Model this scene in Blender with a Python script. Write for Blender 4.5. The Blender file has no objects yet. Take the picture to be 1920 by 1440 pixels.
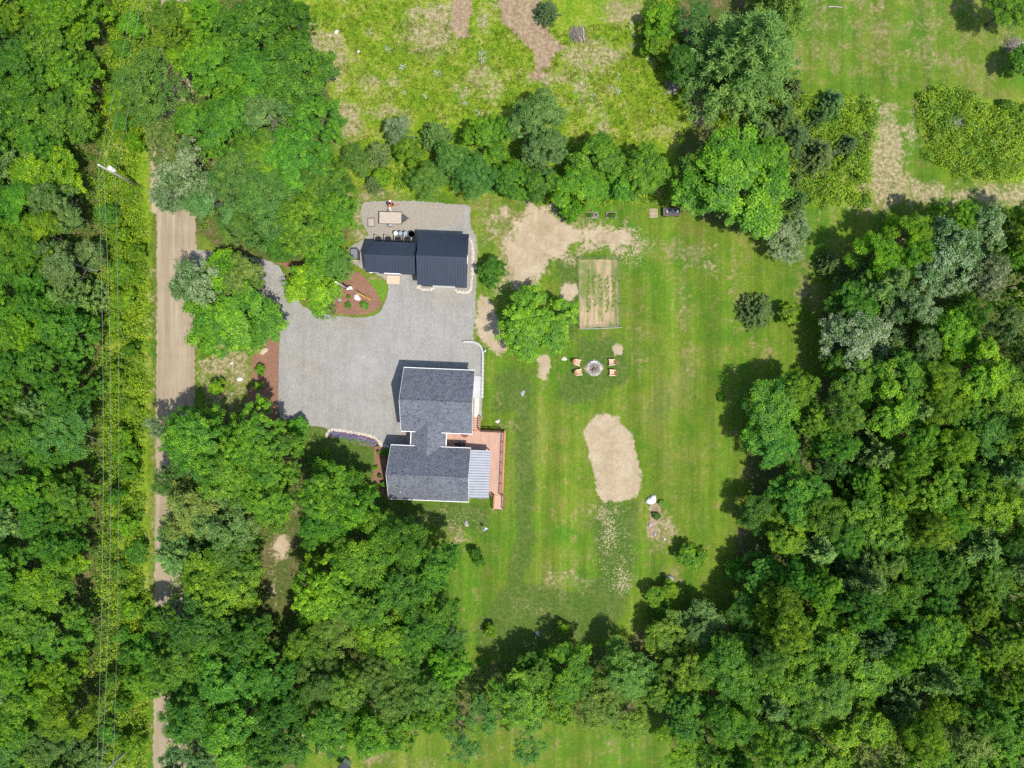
import bpy, math, random
import numpy as np
from mathutils import Vector, Matrix

# ------------------------------------------------------------------ camera, sky, sun, exposure
CAM_H = 90.0                      # drone height above the yard, metres
K = 0.75 / 960.0                  # half-width tangent of the lens per photo pixel (24 mm on 36 mm)
SUN_EL = math.radians(64.0)
SUN_AZ = math.radians(135.0)      # clockwise from +Y: the sun stands towards +X -Y
scene = bpy.context.scene
COL = scene.collection

cam_data = bpy.data.cameras.new("camera")
cam_data.sensor_width = 36.0
cam_data.lens = 24.0
cam_data.clip_start = 0.5
cam_data.clip_end = 6000.0
cam = bpy.data.objects.new("camera", cam_data)
cam.location = (0.0, 0.0, CAM_H)
cam.rotation_euler = (0.0, 0.0, 0.0)
COL.objects.link(cam)
scene.camera = cam

world = bpy.data.worlds.new("World")
scene.world = world
world.use_nodes = True
wnt = world.node_tree
wnt.nodes.clear()
w_out = wnt.nodes.new("ShaderNodeOutputWorld")
w_bg = wnt.nodes.new("ShaderNodeBackground")
w_sky = wnt.nodes.new("ShaderNodeTexSky")
w_sky.sky_type = 'NISHITA'
w_sky.sun_disc = False
w_sky.sun_elevation = SUN_EL
w_sky.sun_rotation = SUN_AZ
w_bg.inputs[1].default_value = 0.15
wnt.links.new(w_sky.outputs[0], w_bg.inputs[0])
wnt.links.new(w_bg.outputs[0], w_out.inputs[0])

sun_data = bpy.data.lights.new("sun", 'SUN')
sun_data.energy = 4.2
sun_data.angle = math.radians(0.53)
sun_data.color = (1.0, 0.955, 0.88)
sun = bpy.data.objects.new("sun", sun_data)
sdir = Vector((math.cos(SUN_EL) * math.sin(SUN_AZ), math.cos(SUN_EL) * math.cos(SUN_AZ), math.sin(SUN_EL)))
sun.rotation_euler = sdir.to_track_quat('Z', 'Y').to_euler()
sun.location = sdir * 300.0
COL.objects.link(sun)

scene.view_settings.view_transform = 'Standard'
scene.view_settings.look = 'None'
scene.view_settings.exposure = 0.5
scene.view_settings.gamma = 1.0
scene.view_settings.use_curve_mapping = False
scene.cycles.use_denoising = False
scene.cycles.use_adaptive_sampling = True
scene.cycles.adaptive_threshold = 0.02
scene.cycles.max_bounces = 5
scene.cycles.diffuse_bounces = 3
scene.cycles.transmission_bounces = 3
scene.cycles.transparent_max_bounces = 4


def W(px, py, z=0.0):
    """Where a photo pixel meets the height z: metres, x east, y up the picture."""
    m = K * (CAM_H - z)
    return Vector(((px - 960.0) * m, (720.0 - py) * m, z))


# ------------------------------------------------------------------ materials
class NT:
    def __init__(self, name):
        self.m = bpy.data.materials.new(name)
        self.m.use_nodes = True
        self.t = self.m.node_tree
        self.t.nodes.clear()
        self.out = self.n("ShaderNodeOutputMaterial")

    def n(self, kind, **props):
        nd = self.t.nodes.new(kind)
        for k, v in props.items():
            setattr(nd, k, v)
        return nd

    def l(self, a, b):
        self.t.links.new(a, b)

    def coord(self, which="Object", scale=(1, 1, 1), rot=(0, 0, 0), loc=(0, 0, 0)):
        tc = self.n("ShaderNodeTexCoord")
        mp = self.n("ShaderNodeMapping")
        mp.inputs["Scale"].default_value = scale
        mp.inputs["Rotation"].default_value = rot
        mp.inputs["Location"].default_value = loc
        self.l(tc.outputs[which], mp.inputs[0])
        return mp.outputs[0]

    def noise(self, vec, scale, detail=3.0, rough=0.55, dist=0.0):
        nd = self.n("ShaderNodeTexNoise")
        nd.inputs["Scale"].default_value = scale
        nd.inputs["Detail"].default_value = detail
        nd.inputs["Roughness"].default_value = rough
        nd.inputs["Distortion"].default_value = dist
        self.l(vec, nd.inputs["Vector"])
        return nd.outputs["Fac"]

    def voro(self, vec, scale, out="Distance", feature='F1', rand=1.0):
        nd = self.n("ShaderNodeTexVoronoi", feature=feature)
        nd.inputs["Scale"].default_value = scale
        nd.inputs["Randomness"].default_value = rand
        self.l(vec, nd.inputs["Vector"])
        return nd.outputs[out]

    def ramp(self, fac, stops, interp='LINEAR'):
        nd = self.n("ShaderNodeValToRGB")
        cr = nd.color_ramp
        cr.interpolation = interp
        while len(cr.elements) < len(stops):
            cr.elements.new(0.5)
        for e, (p, c) in zip(cr.elements, stops):
            e.position = p
            e.color = (c[0], c[1], c[2], 1.0) if not isinstance(c, (int, float)) else (c, c, c, 1.0)
        self.l(fac, nd.inputs[0])
        return nd.outputs[0]

    def val(self, v):
        nd = self.n("ShaderNodeValue")
        nd.outputs[0].default_value = v
        return nd.outputs[0]

    def math(self, op, a, b=None, clamp=False):
        nd = self.n("ShaderNodeMath", operation=op)
        nd.use_clamp = clamp
        for i, x in enumerate((a, b)):
            if x is None:
                continue
            if isinstance(x, (int, float)):
                nd.inputs[i].default_value = x
            else:
                self.l(x, nd.inputs[i])
        return nd.outputs[0]

    def mix(self, fac, a, b, blend='MIX'):
        nd = self.n("ShaderNodeMix", data_type='RGBA', blend_type=blend)
        for sock, x in ((nd.inputs[0], fac), (nd.inputs[6], a), (nd.inputs[7], b)):
            if isinstance(x, (int, float)):
                sock.default_value = x
            elif isinstance(x, tuple):
                sock.default_value = (x[0], x[1], x[2], 1.0)
            else:
                self.l(x, sock)
        return nd.outputs[2]

    def edge(self, attr, noise, amp, width=0.08):
        """A mask that crosses its edge where attr + noise passes one half."""
        s = self.math('ADD', attr, self.math('MULTIPLY', self.math('SUBTRACT', noise, 0.5), amp))
        nd = self.n("ShaderNodeMapRange", interpolation_type='SMOOTHSTEP')
        nd.inputs["From Min"].default_value = 0.5 - width
        nd.inputs["From Max"].default_value = 0.5 + width
        self.l(s, nd.inputs["Value"])
        return nd.outputs[0]

    def bump(self, height, strength, dist):
        nd = self.n("ShaderNodeBump")
        nd.inputs["Strength"].default_value = strength
        nd.inputs["Distance"].default_value = dist
        self.l(height, nd.inputs["Height"])
        return nd.outputs[0]

    def principled(self, color, rough=0.8, metal=0.0, spec=0.3, normal=None):
        p = self.n("ShaderNodeBsdfPrincipled")
        if isinstance(color, tuple):
            p.inputs["Base Color"].default_value = (color[0], color[1], color[2], 1)
        else:
            self.l(color, p.inputs["Base Color"])
        if isinstance(rough, (int, float)):
            p.inputs["Roughness"].default_value = rough
        else:
            self.l(rough, p.inputs["Roughness"])
        p.inputs["Metallic"].default_value = metal
        p.inputs["Specular IOR Level"].default_value = spec
        if normal is not None:
            self.l(normal, p.inputs["Normal"])
        self.l(p.outputs[0], self.out.inputs[0])
        return p


def simple(name, c, rough=0.7, metal=0.0, var=0.18, scale=3.0, spec=0.3, stretch=(1, 1, 1), bump=0.0):
    t = NT(name)
    v = t.coord("Object", stretch)
    n1 = t.noise(v, scale, 4, 0.6)
    lo = tuple(x * (1 - var) for x in c)
    hi = tuple(min(1, x * (1 + var)) for x in c)
    col = t.ramp(n1, [(0.3, lo), (0.7, hi)])
    nm = t.bump(n1, bump, 0.02) if bump else None
    t.principled(col, rough, metal, spec, nm)
    return t.m


def mat_ground():
    t = NT("ground_cover")
    v = t.coord("Object")

    def cn(x, lo=0.34, hi=0.66):
        nd = t.n("ShaderNodeMapRange")
        nd.inputs["From Min"].default_value = lo
        nd.inputs["From Max"].default_value = hi
        t.l(x, nd.inputs["Value"])
        return nd.outputs[0]

    def step(x, lo, hi):
        nd = t.n("ShaderNodeMapRange", interpolation_type='SMOOTHSTEP')
        nd.inputs["From Min"].default_value = lo
        nd.inputs["From Max"].default_value = hi
        t.l(x, nd.inputs["Value"])
        return nd.outputs[0]

    def wsum(*pairs):
        r = None
        for s_, w_ in pairs:
            q = t.math('MULTIPLY', s_, w_)
            r = q if r is None else t.math('ADD', r, q)
        return r

    def mul(col, fac, ramp_):
        return t.mix(fac, col, t.mix(1.0, col, ramp_, 'MULTIPLY'))
    a = t.n("ShaderNodeAttribute", attribute_name="zoneA")
    b = t.n("ShaderNodeAttribute", attribute_name="zoneB")
    sa = t.n("ShaderNodeSeparateColor"); t.l(a.outputs["Color"], sa.inputs[0])
    sb = t.n("ShaderNodeSeparateColor"); t.l(b.outputs["Color"], sb.inputs[0])
    forest, meadow, sand, dry = sa.outputs[0], sa.outputs[1], sa.outputs[2], a.outputs["Alpha"]
    olive, speck, straw, soil = sb.outputs[0], sb.outputs[1], sb.outputs[2], b.outputs["Alpha"]
    big = cn(t.noise(v, 0.075, 5, 0.62, 0.5))
    mid = cn(t.noise(v, 0.38, 5, 0.66, 0.5))
    mid2 = cn(t.noise(t.coord("Object", loc=(31, 17, 0)), 0.55, 5, 0.7, 0.8))
    fine = cn(t.noise(v, 2.1, 4, 0.72))
    tiny = cn(t.noise(v, 7.5, 2, 0.75))
    stripe = cn(t.noise(t.coord("Object", (0.40, 0.022, 1)), 1.0, 3, 0.6, 0.2))
    stripe2 = cn(t.noise(t.coord("Object", (1.5, 0.07, 1)), 1.0, 3, 0.7))
    # mown lawn: green and yellow-green patches, sun-browned here and there
    lawn = t.ramp(mid, [(0.0, (0.050, 0.132, 0.009)), (0.35, (0.082, 0.160, 0.010)), (0.65, (0.116, 0.175, 0.014)), (1.0, (0.175, 0.180, 0.046))])
    lawn2 = t.ramp(big, [(0.0, (0.052, 0.165, 0.012)), (0.4, (0.088, 0.165, 0.012)), (0.7, (0.126, 0.170, 0.020)), (1.0, (0.165, 0.170, 0.048))])
    lawn = t.mix(0.5, lawn, lawn2)
    lawn = t.mix(t.math('MULTIPLY', step(wsum((mid2, 0.6), (fine, 0.25), (stripe2, 0.25)), 0.62, 0.95), 0.65), lawn, (0.205, 0.168, 0.064))
    lawn = mul(lawn, 0.8, t.ramp(stripe, [(0.0, (0.74, 0.72, 0.7)), (0.5, (1.0, 0.96, 0.92)), (1.0, (1.30, 1.22, 1.15))]))
    lawn = mul(lawn, 0.6, t.ramp(stripe2, [(0.0, 0.84), (1.0, 1.15)]))
    # thin new grass: darker olive
    ol = t.ramp(wsum((fine, 0.55), (mid2, 0.45)), [(0.1, (0.044, 0.094, 0.012)), (0.5, (0.070, 0.116, 0.019)), (0.9, (0.108, 0.134, 0.036))])
    col = t.mix(t.math('MULTIPLY', step(wsum((olive, 0.85), (mid, 0.45)), 0.45, 0.80), 0.88), lawn, ol)
    # meadow
    me = t.ramp(wsum((mid, 0.6), (fine, 0.4)), [(0.05, (0.080, 0.178, 0.010)), (0.4, (0.138, 0.225, 0.010)), (0.65, (0.195, 0.250, 0.022)), (0.9, (0.29, 0.275, 0.095))])
    col = t.mix(step(wsum((meadow, 1.0), (mid, 0.3)), 0.5, 0.85), col, me)
    # dried grass in broken patches
    dr = t.ramp(fine, [(0.0, (0.165, 0.155, 0.050)), (0.5, (0.225, 0.190, 0.085)), (1.0, (0.300, 0.245, 0.140))])
    dmask = step(wsum((dry, 0.66), (mid2, 0.42), (fine, 0.14), (mid, 0.14)), 0.62, 1.22)
    col = t.mix(t.math('MULTIPLY', dmask, 0.92), col, dr)
    # straw on mown strips
    sr = t.ramp(fine, [(0.0, (0.165, 0.160, 0.052)), (0.4, (0.265, 0.225, 0.112)), (1.0, (0.385, 0.315, 0.200))])
    col = t.mix(t.math('MULTIPLY', step(wsum((straw, 0.74), (mid2, 0.46), (fine, 0.22)), 0.62, 1.08), 0.92), col, sr)
    # pale seed-straw flecks
    fl = cn(t.noise(v, 4.2, 3, 0.8, 0.4), 0.30, 0.70)
    fmask = step(wsum((speck, 0.36), (fl, 0.80), (mid2, 0.22)), 0.90, 1.02)
    col = t.mix(t.math('MULTIPLY', fmask, t.math('MINIMUM', t.math('MULTIPLY', speck, 2.0), 1.0)), col, (0.37, 0.315, 0.19))
    # forest floor
    fo = t.ramp(wsum((mid, 0.5), (fine, 0.5)), [(0.1, (0.052, 0.085, 0.014)), (0.45, (0.082, 0.105, 0.022)), (0.65, (0.110, 0.098, 0.036)), (0.95, (0.20, 0.150, 0.08))])
    col = t.mix(step(wsum((forest, 1.0), (mid, 0.4)), 0.5, 0.85), col, fo)
    # grain of blades everywhere
    col = mul(col, 0.75, t.ramp(tiny, [(0.0, 0.66), (0.5, 1.0), (1.0, 1.32)]))
    col = mul(col, 0.8, t.ramp(fine, [(0.0, 0.84), (1.0, 1.16)]))
    # sandy bare patches
    sn = t.ramp(wsum((mid, 0.40), (mid2, 0.45), (fine, 0.15)), [(0.12, (0.295, 0.226, 0.136)), (0.5, (0.372, 0.294, 0.190)), (0.88, (0.450, 0.368, 0.255))])
    sn = mul(sn, 0.3, t.ramp(tiny, [(0.0, 0.80), (1.0, 1.14)]))
    col = t.mix(step(wsum((sand, 1.0), (fine, 0.22), (mid2, 0.42)), 0.62, 0.92), col, sn)
    # turned brown soil
    so = t.ramp(fine, [(0.0, (0.200, 0.140, 0.082)), (0.5, (0.285, 0.208, 0.128)), (1.0, (0.375, 0.288, 0.190))])
    so = mul(so, 0.7, t.ramp(cn(t.noise(t.coord("Object", (1.3, 0.2, 1), (0, 0, 0.42)), 1.0, 4, 0.7)), [(0.0, 0.72), (1.0, 1.16)]))
    col = t.mix(step(wsum((soil, 1.0), (fine, 0.3), (mid2, 0.3)), 0.68, 0.90), col, so)
    nm = t.bump(wsum((tiny, 1.0), (fine, 1.3)), 0.55, 0.08)
    t.principled(col, 0.9, 0, 0.15, nm)
    return t.m


def mat_gravel():
    t = NT("crushed_grey_gravel")
    v = t.coord("Object")
    big = t.noise(v, 0.13, 4, 0.6, 0.6)
    mid = t.noise(v, 0.7, 4, 0.6)
    sp = t.noise(v, 9.0, 3, 0.8)
    vo = t.voro(v, 7.0, "Color")
    col = t.ramp(big, [(0.34, (0.246, 0.222, 0.184)), (0.44, (0.250, 0.237, 0.210)), (0.54, (0.252, 0.243, 0.222)), (0.68, (0.272, 0.264, 0.244))])
    col = t.mix(0.6, col, t.mix(1.0, col, t.ramp(mid, [(0.3, 0.86), (0.7, 1.10)]), 'MULTIPLY'))
    col = t.mix(0.85, col, t.mix(1.0, col, t.ramp(sp, [(0.28, 0.76), (0.5, 1.0), (0.72, 1.24)]), 'MULTIPLY'))
    trk = t.noise(t.coord("Object", (0.9, 0.10, 1), (0, 0, 0.5)), 1.0, 3, 0.6, 1.2)
    col = t.mix(0.5, col, t.mix(1.0, col, t.ramp(trk, [(0.38, 0.88), (0.5, 1.0), (0.62, 1.06)]), 'MULTIPLY'))
    bw = t.n("ShaderNodeRGBToBW"); t.l(vo, bw.inputs[0])
    col = t.mix(0.35, col, t.mix(1.0, col, t.ramp(bw.outputs[0], [(0.2, 0.7), (0.8, 1.3)]), 'MULTIPLY'))
    t.principled(col, 0.9, 0, 0.2, t.bump(sp, 0.5, 0.05))
    return t.m


def mat_road():
    t = NT("packed_dirt_road")
    v = t.coord("Object")
    vs = t.coord("Object", (1.2, 0.06, 1))
    tr = t.noise(vs, 1.0, 4, 0.65, 0.6)
    sp = t.noise(v, 8.0, 3, 0.75)
    md = t.noise(v, 0.5, 3, 0.6)
    col = t.ramp(tr, [(0.32, (0.235, 0.184, 0.120)), (0.5, (0.280, 0.222, 0.150)), (0.68, (0.335, 0.278, 0.202))])
    col = t.mix(0.6, col, t.mix(1.0, col, t.ramp(md, [(0.3, 0.87), (0.7, 1.12)]), 'MULTIPLY'))
    col = t.mix(0.7, col, t.mix(1.0, col, t.ramp(sp, [(0.3, 0.74), (0.7, 1.26)]), 'MULTIPLY'))
    t.principled(col, 0.95, 0, 0.15, t.bump(sp, 0.3, 0.04))
    return t.m


def mat_mulch():
    t = NT("brown_bark_mulch")
    v = t.coord("Object")
    sp = t.noise(v, 9.0, 4, 0.8)
    md = t.noise(v, 0.9, 3, 0.6)
    col = t.ramp(sp, [(0.30, (0.125, 0.062, 0.038)), (0.5, (0.205, 0.110, 0.070)), (0.70, (0.29, 0.172, 0.115))])
    col = t.mix(0.6, col, t.mix(1.0, col, t.ramp(md, [(0.3, 0.82), (0.7, 1.15)]), 'MULTIPLY'))
    t.principled(col, 0.95, 0, 0.15, t.bump(sp, 0.6, 0.05))
    return t.m


def mat_shingle():
    t = NT("grey_asphalt_shingle")
    v = t.coord("Object")
    n1 = t.noise(v, 2.6, 1.2, 0.5, 2.2)
    n2 = t.noise(t.coord("Object", (4.0, 9.0, 9.0)), 1.0, 2, 0.6)
    n3 = t.noise(v, 14.0, 2, 0.7)
    n4 = t.noise(v, 0.25, 2, 0.5)
    col = t.ramp(n1, [(0.40, (0.070, 0.076, 0.091)), (0.47, (0.108, 0.116, 0.136)), (0.55, (0.138, 0.147, 0.169))])
    col = t.mix(0.7, col, t.mix(1.0, col, t.ramp(n2, [(0.3, 0.72), (0.7, 1.25)]), 'MULTIPLY'))
    col = t.mix(0.6, col, t.mix(1.0, col, t.ramp(n3, [(0.3, 0.75), (0.7, 1.25)]), 'MULTIPLY'))
    col = t.mix(0.5, col, t.mix(1.0, col, t.ramp(n4, [(0.3, 0.9), (0.7, 1.1)]), 'MULTIPLY'))
    t.principled(col, 0.85, 0, 0.25, t.bump(t.math('ADD', n1, n2), 0.35, 0.02))
    return t.m


def mat_leaf(name, base, tip, trans=0.32, rough=0.5, spec=0.35, pale=None, pale_amt=0.0):
    """Leaves: a base colour shifted leaf by leaf and clump by clump, tinted by the object's own colour."""
    t = NT(name)
    at = t.n("ShaderNodeAttribute", attribute_name="leaf")
    s = t.n("ShaderNodeSeparateColor"); t.l(at.outputs["Color"], s.inputs[0])
    rnd, tipf, clump = s.outputs[0], s.outputs[1], s.outputs[2]
    oi = t.n("ShaderNodeObjectInfo")
    col = t.mix(t.math('MULTIPLY', tipf, t.ramp(clump, [(0.25, 0.25), (0.75, 1.0)])), base, tip)
    col = t.mix(0.85, col, t.mix(1.0, col, t.ramp(rnd, [(0.0, (0.48, 0.56, 0.58)), (0.5, (1.0, 1.0, 1.0)), (1.0, (1.55, 1.42, 1.20))]), 'MULTIPLY'))
    col = t.mix(0.8, col, t.mix(1.0, col, t.ramp(clump, [(0.0, (0.72, 0.82, 0.95)), (0.5, (1.0, 1.0, 1.0)), (1.0, (1.25, 1.12, 0.85))]), 'MULTIPLY'))
    if pale is not None:
        col = t.mix(t.math('MULTIPLY', t.ramp(t.math('ADD', t.math('MULTIPLY', rnd, 0.55), t.math('MULTIPLY', clump, 0.45)), [(0.46, 0.0), (0.64, 1.0)]), pale_amt), col, pale)
    col = t.mix(1.0, col, oi.outputs["Color"], 'MULTIPLY')
    p = t.n("ShaderNodeBsdfPrincipled")
    t.l(col, p.inputs["Base Color"])
    p.inputs["Roughness"].default_value = rough
    p.inputs["Specular IOR Level"].default_value = spec
    tr = t.n("ShaderNodeBsdfTranslucent")
    t.l(t.mix(1.0, col, (1.15, 1.25, 0.55), 'MULTIPLY'), tr.inputs[0])
    mx = t.n("ShaderNodeMixShader")
    mx.inputs[0].default_value = trans
    t.l(p.outputs[0], mx.inputs[1]); t.l(tr.outputs[0], mx.inputs[2])
    t.l(mx.outputs[0], t.out.inputs[0])
    return t.m


M = {}
M['ground'] = mat_ground()
M['gravel'] = mat_gravel()
M['road'] = mat_road()
M['mulch'] = mat_mulch()
M['shingle'] = mat_shingle()
M['leaf'] = mat_leaf("broad_leaves", (0.058, 0.190, 0.017), (0.220, 0.435, 0.022), 0.46)
M['leaf_fine'] = mat_leaf("fine_leaves", (0.080, 0.205, 0.032), (0.168, 0.318, 0.052), 0.46, 0.5)
M['leaf_silver'] = mat_leaf("silver_backed_leaves", (0.090, 0.190, 0.035), (0.170, 0.275, 0.055), 0.36, 0.55, 0.22, (0.290, 0.375, 0.165), 0.38)
M['leaf_white'] = mat_leaf("white_backed_leaves", (0.085, 0.180, 0.030), (0.170, 0.260, 0.060), 0.34, 0.55, 0.25, (0.42, 0.48, 0.33), 0.62)
M['needle'] = mat_leaf("pine_needles", (0.118, 0.240, 0.055), (0.215, 0.370, 0.095), 0.44, 0.6, 0.25)
M['spruce'] = mat_leaf("spruce_needles", (0.105, 0.185, 0.050), (0.190, 0.280, 0.088), 0.40, 0.6, 0.25)
M['bramble'] = mat_leaf("undergrowth_leaves", (0.105, 0.225, 0.010), (0.290, 0.420, 0.012), 0.35, 0.5)
M['grassblade'] = mat_leaf("meadow_blades", (0.115, 0.215, 0.014), (0.245, 0.310, 0.050), 0.3, 0.6, 0.2)
M['bark'] = simple("grey_brown_bark", (0.104, 0.080, 0.060), 0.9, var=0.35, scale=6, stretch=(1, 1, 0.25))
M['pale_bark'] = simple("pale_grey_bark", (0.288, 0.272, 0.240), 0.85, var=0.25, scale=5)
M['dead'] = simple("bleached_dead_wood", (0.336, 0.312, 0.280), 0.85, var=0.25, scale=5)
M['metal_roof'] = simple("navy_metal_roofing", (0.021, 0.027, 0.042), 0.36, 0.0, 0.12, 0.6, 0.8)
M['galv'] = simple("galvanised_sheet", (0.300, 0.312, 0.335), 0.45, 0.25, 0.08, 1.2, 0.5)
M['white'] = simple("white_trim_paint", (0.78, 0.77, 0.74), 0.55, var=0.05, scale=2)
M['siding'] = simple("pale_grey_siding", (0.496, 0.496, 0.480), 0.7, var=0.06, scale=1.5)
M['shed_wall'] = simple("dark_stained_boards", (0.048, 0.044, 0.042), 0.8, var=0.25, scale=3, stretch=(4, 4, 0.4))
M['deck'] = simple("cedar_toned_decking", (0.450, 0.275, 0.200), 0.7, var=0.14, scale=2.0, stretch=(3, 0.4, 1))
M['deck_trim'] = simple("orange_cedar_trim", (0.416, 0.184, 0.080), 0.7, var=0.15, scale=3)
M['redrail'] = simple("dark_red_brown_rail", (0.16, 0.06, 0.04), 0.6, var=0.15, scale=3)
M['black'] = simple("black_metal", (0.020, 0.020, 0.022), 0.45, var=0.2, scale=4)
M['rubber'] = simple("black_rubber", (0.022, 0.022, 0.022), 0.85, var=0.2, scale=5)
M['glass'] = simple("dark_window_glass", (0.03, 0.04, 0.05), 0.08, var=0.1, scale=1, spec=0.6)
M['concrete'] = simple("light_concrete", (0.384, 0.384, 0.384), 0.85, var=0.08, scale=2.0)
M['block'] = simple("split_face_block", (0.400, 0.392, 0.376), 0.9, var=0.16, scale=5, bump=0.4)
M['paver'] = simple("cream_paver", (0.528, 0.480, 0.400), 0.85, var=0.08, scale=2.5)
M['stone'] = simple("cream_field_stone", (0.464, 0.416, 0.336), 0.9, var=0.22, scale=2.2, bump=0.5)
M['greystone'] = simple("grey_field_stone", (0.288, 0.280, 0.268), 0.9, var=0.22, scale=2.5, bump=0.5)
M['whitestone'] = simple("white_boulder", (0.576, 0.552, 0.504), 0.85, var=0.10, scale=2.5, bump=0.4)
M['pinkstone'] = simple("pinkish_boulder", (0.416, 0.320, 0.248), 0.85, var=0.15, scale=2.5, bump=0.4)
M['tanwood'] = simple("weathered_tan_planks", (0.400, 0.336, 0.264), 0.8, var=0.18, scale=2.5, stretch=(0.5, 5, 5))
M['newwood'] = simple("new_pale_lumber", (0.480, 0.376, 0.264), 0.8, var=0.12, scale=2.5, stretch=(0.5, 5, 5))
M['cedar'] = simple("cedar_chair_slats", (0.464, 0.232, 0.120), 0.7, var=0.15, scale=5)
M['cedar_pale'] = simple("sun_bleached_cedar", (0.560, 0.400, 0.272), 0.75, var=0.12, scale=5)
M['orange'] = simple("orange_enamel", (0.560, 0.104, 0.028), 0.45, var=0.08, scale=4)
M['yellow'] = simple("yellow_plastic", (0.624, 0.400, 0.016), 0.5, var=0.06, scale=4)
M['barrel'] = simple("blue_grey_plastic", (0.240, 0.296, 0.344), 0.5, var=0.10, scale=3)
M['binblack'] = simple("charcoal_plastic", (0.055, 0.060, 0.068), 0.55, var=0.15, scale=3)
M['greytop'] = simple("grey_lid_panel", (0.152, 0.160, 0.176), 0.6, var=0.1, scale=2)
M['blue'] = simple("blue_plastic", (0.096, 0.208, 0.440), 0.5, var=0.08, scale=4)
M['galvpole'] = simple("silvered_pole_wood", (0.320, 0.296, 0.264), 0.85, var=0.18, scale=4, stretch=(5, 5, 0.4))
M['wire'] = simple("aluminium_cable", (0.22, 0.235, 0.24), 0.6, 0.0, 0.06, 0.5)
M['mesh'] = simple("green_grey_wire_mesh", (0.140, 0.170, 0.135), 0.6, 0.2, 0.15, 2)
M['lavender'] = mat_leaf("lavender_blooms", (0.165, 0.140, 0.255), (0.290, 0.250, 0.400), 0.2, 0.7, 0.2)
M['flower'] = mat_leaf("white_wildflowers", (0.45, 0.48, 0.44), (0.60, 0.62, 0.56), 0.2, 0.7, 0.2)
M['gardensoil'] = None
M['ash'] = simple("grey_ash", (0.180, 0.150, 0.120), 0.95, var=0.4, scale=6)
M['char'] = simple("charred_wood", (0.040, 0.034, 0.029), 0.9, var=0.4, scale=6)
M['brush'] = simple("grey_brushwood", (0.264, 0.228, 0.200), 0.9, var=0.35, scale=4)
M['orange_grass'] = None


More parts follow.
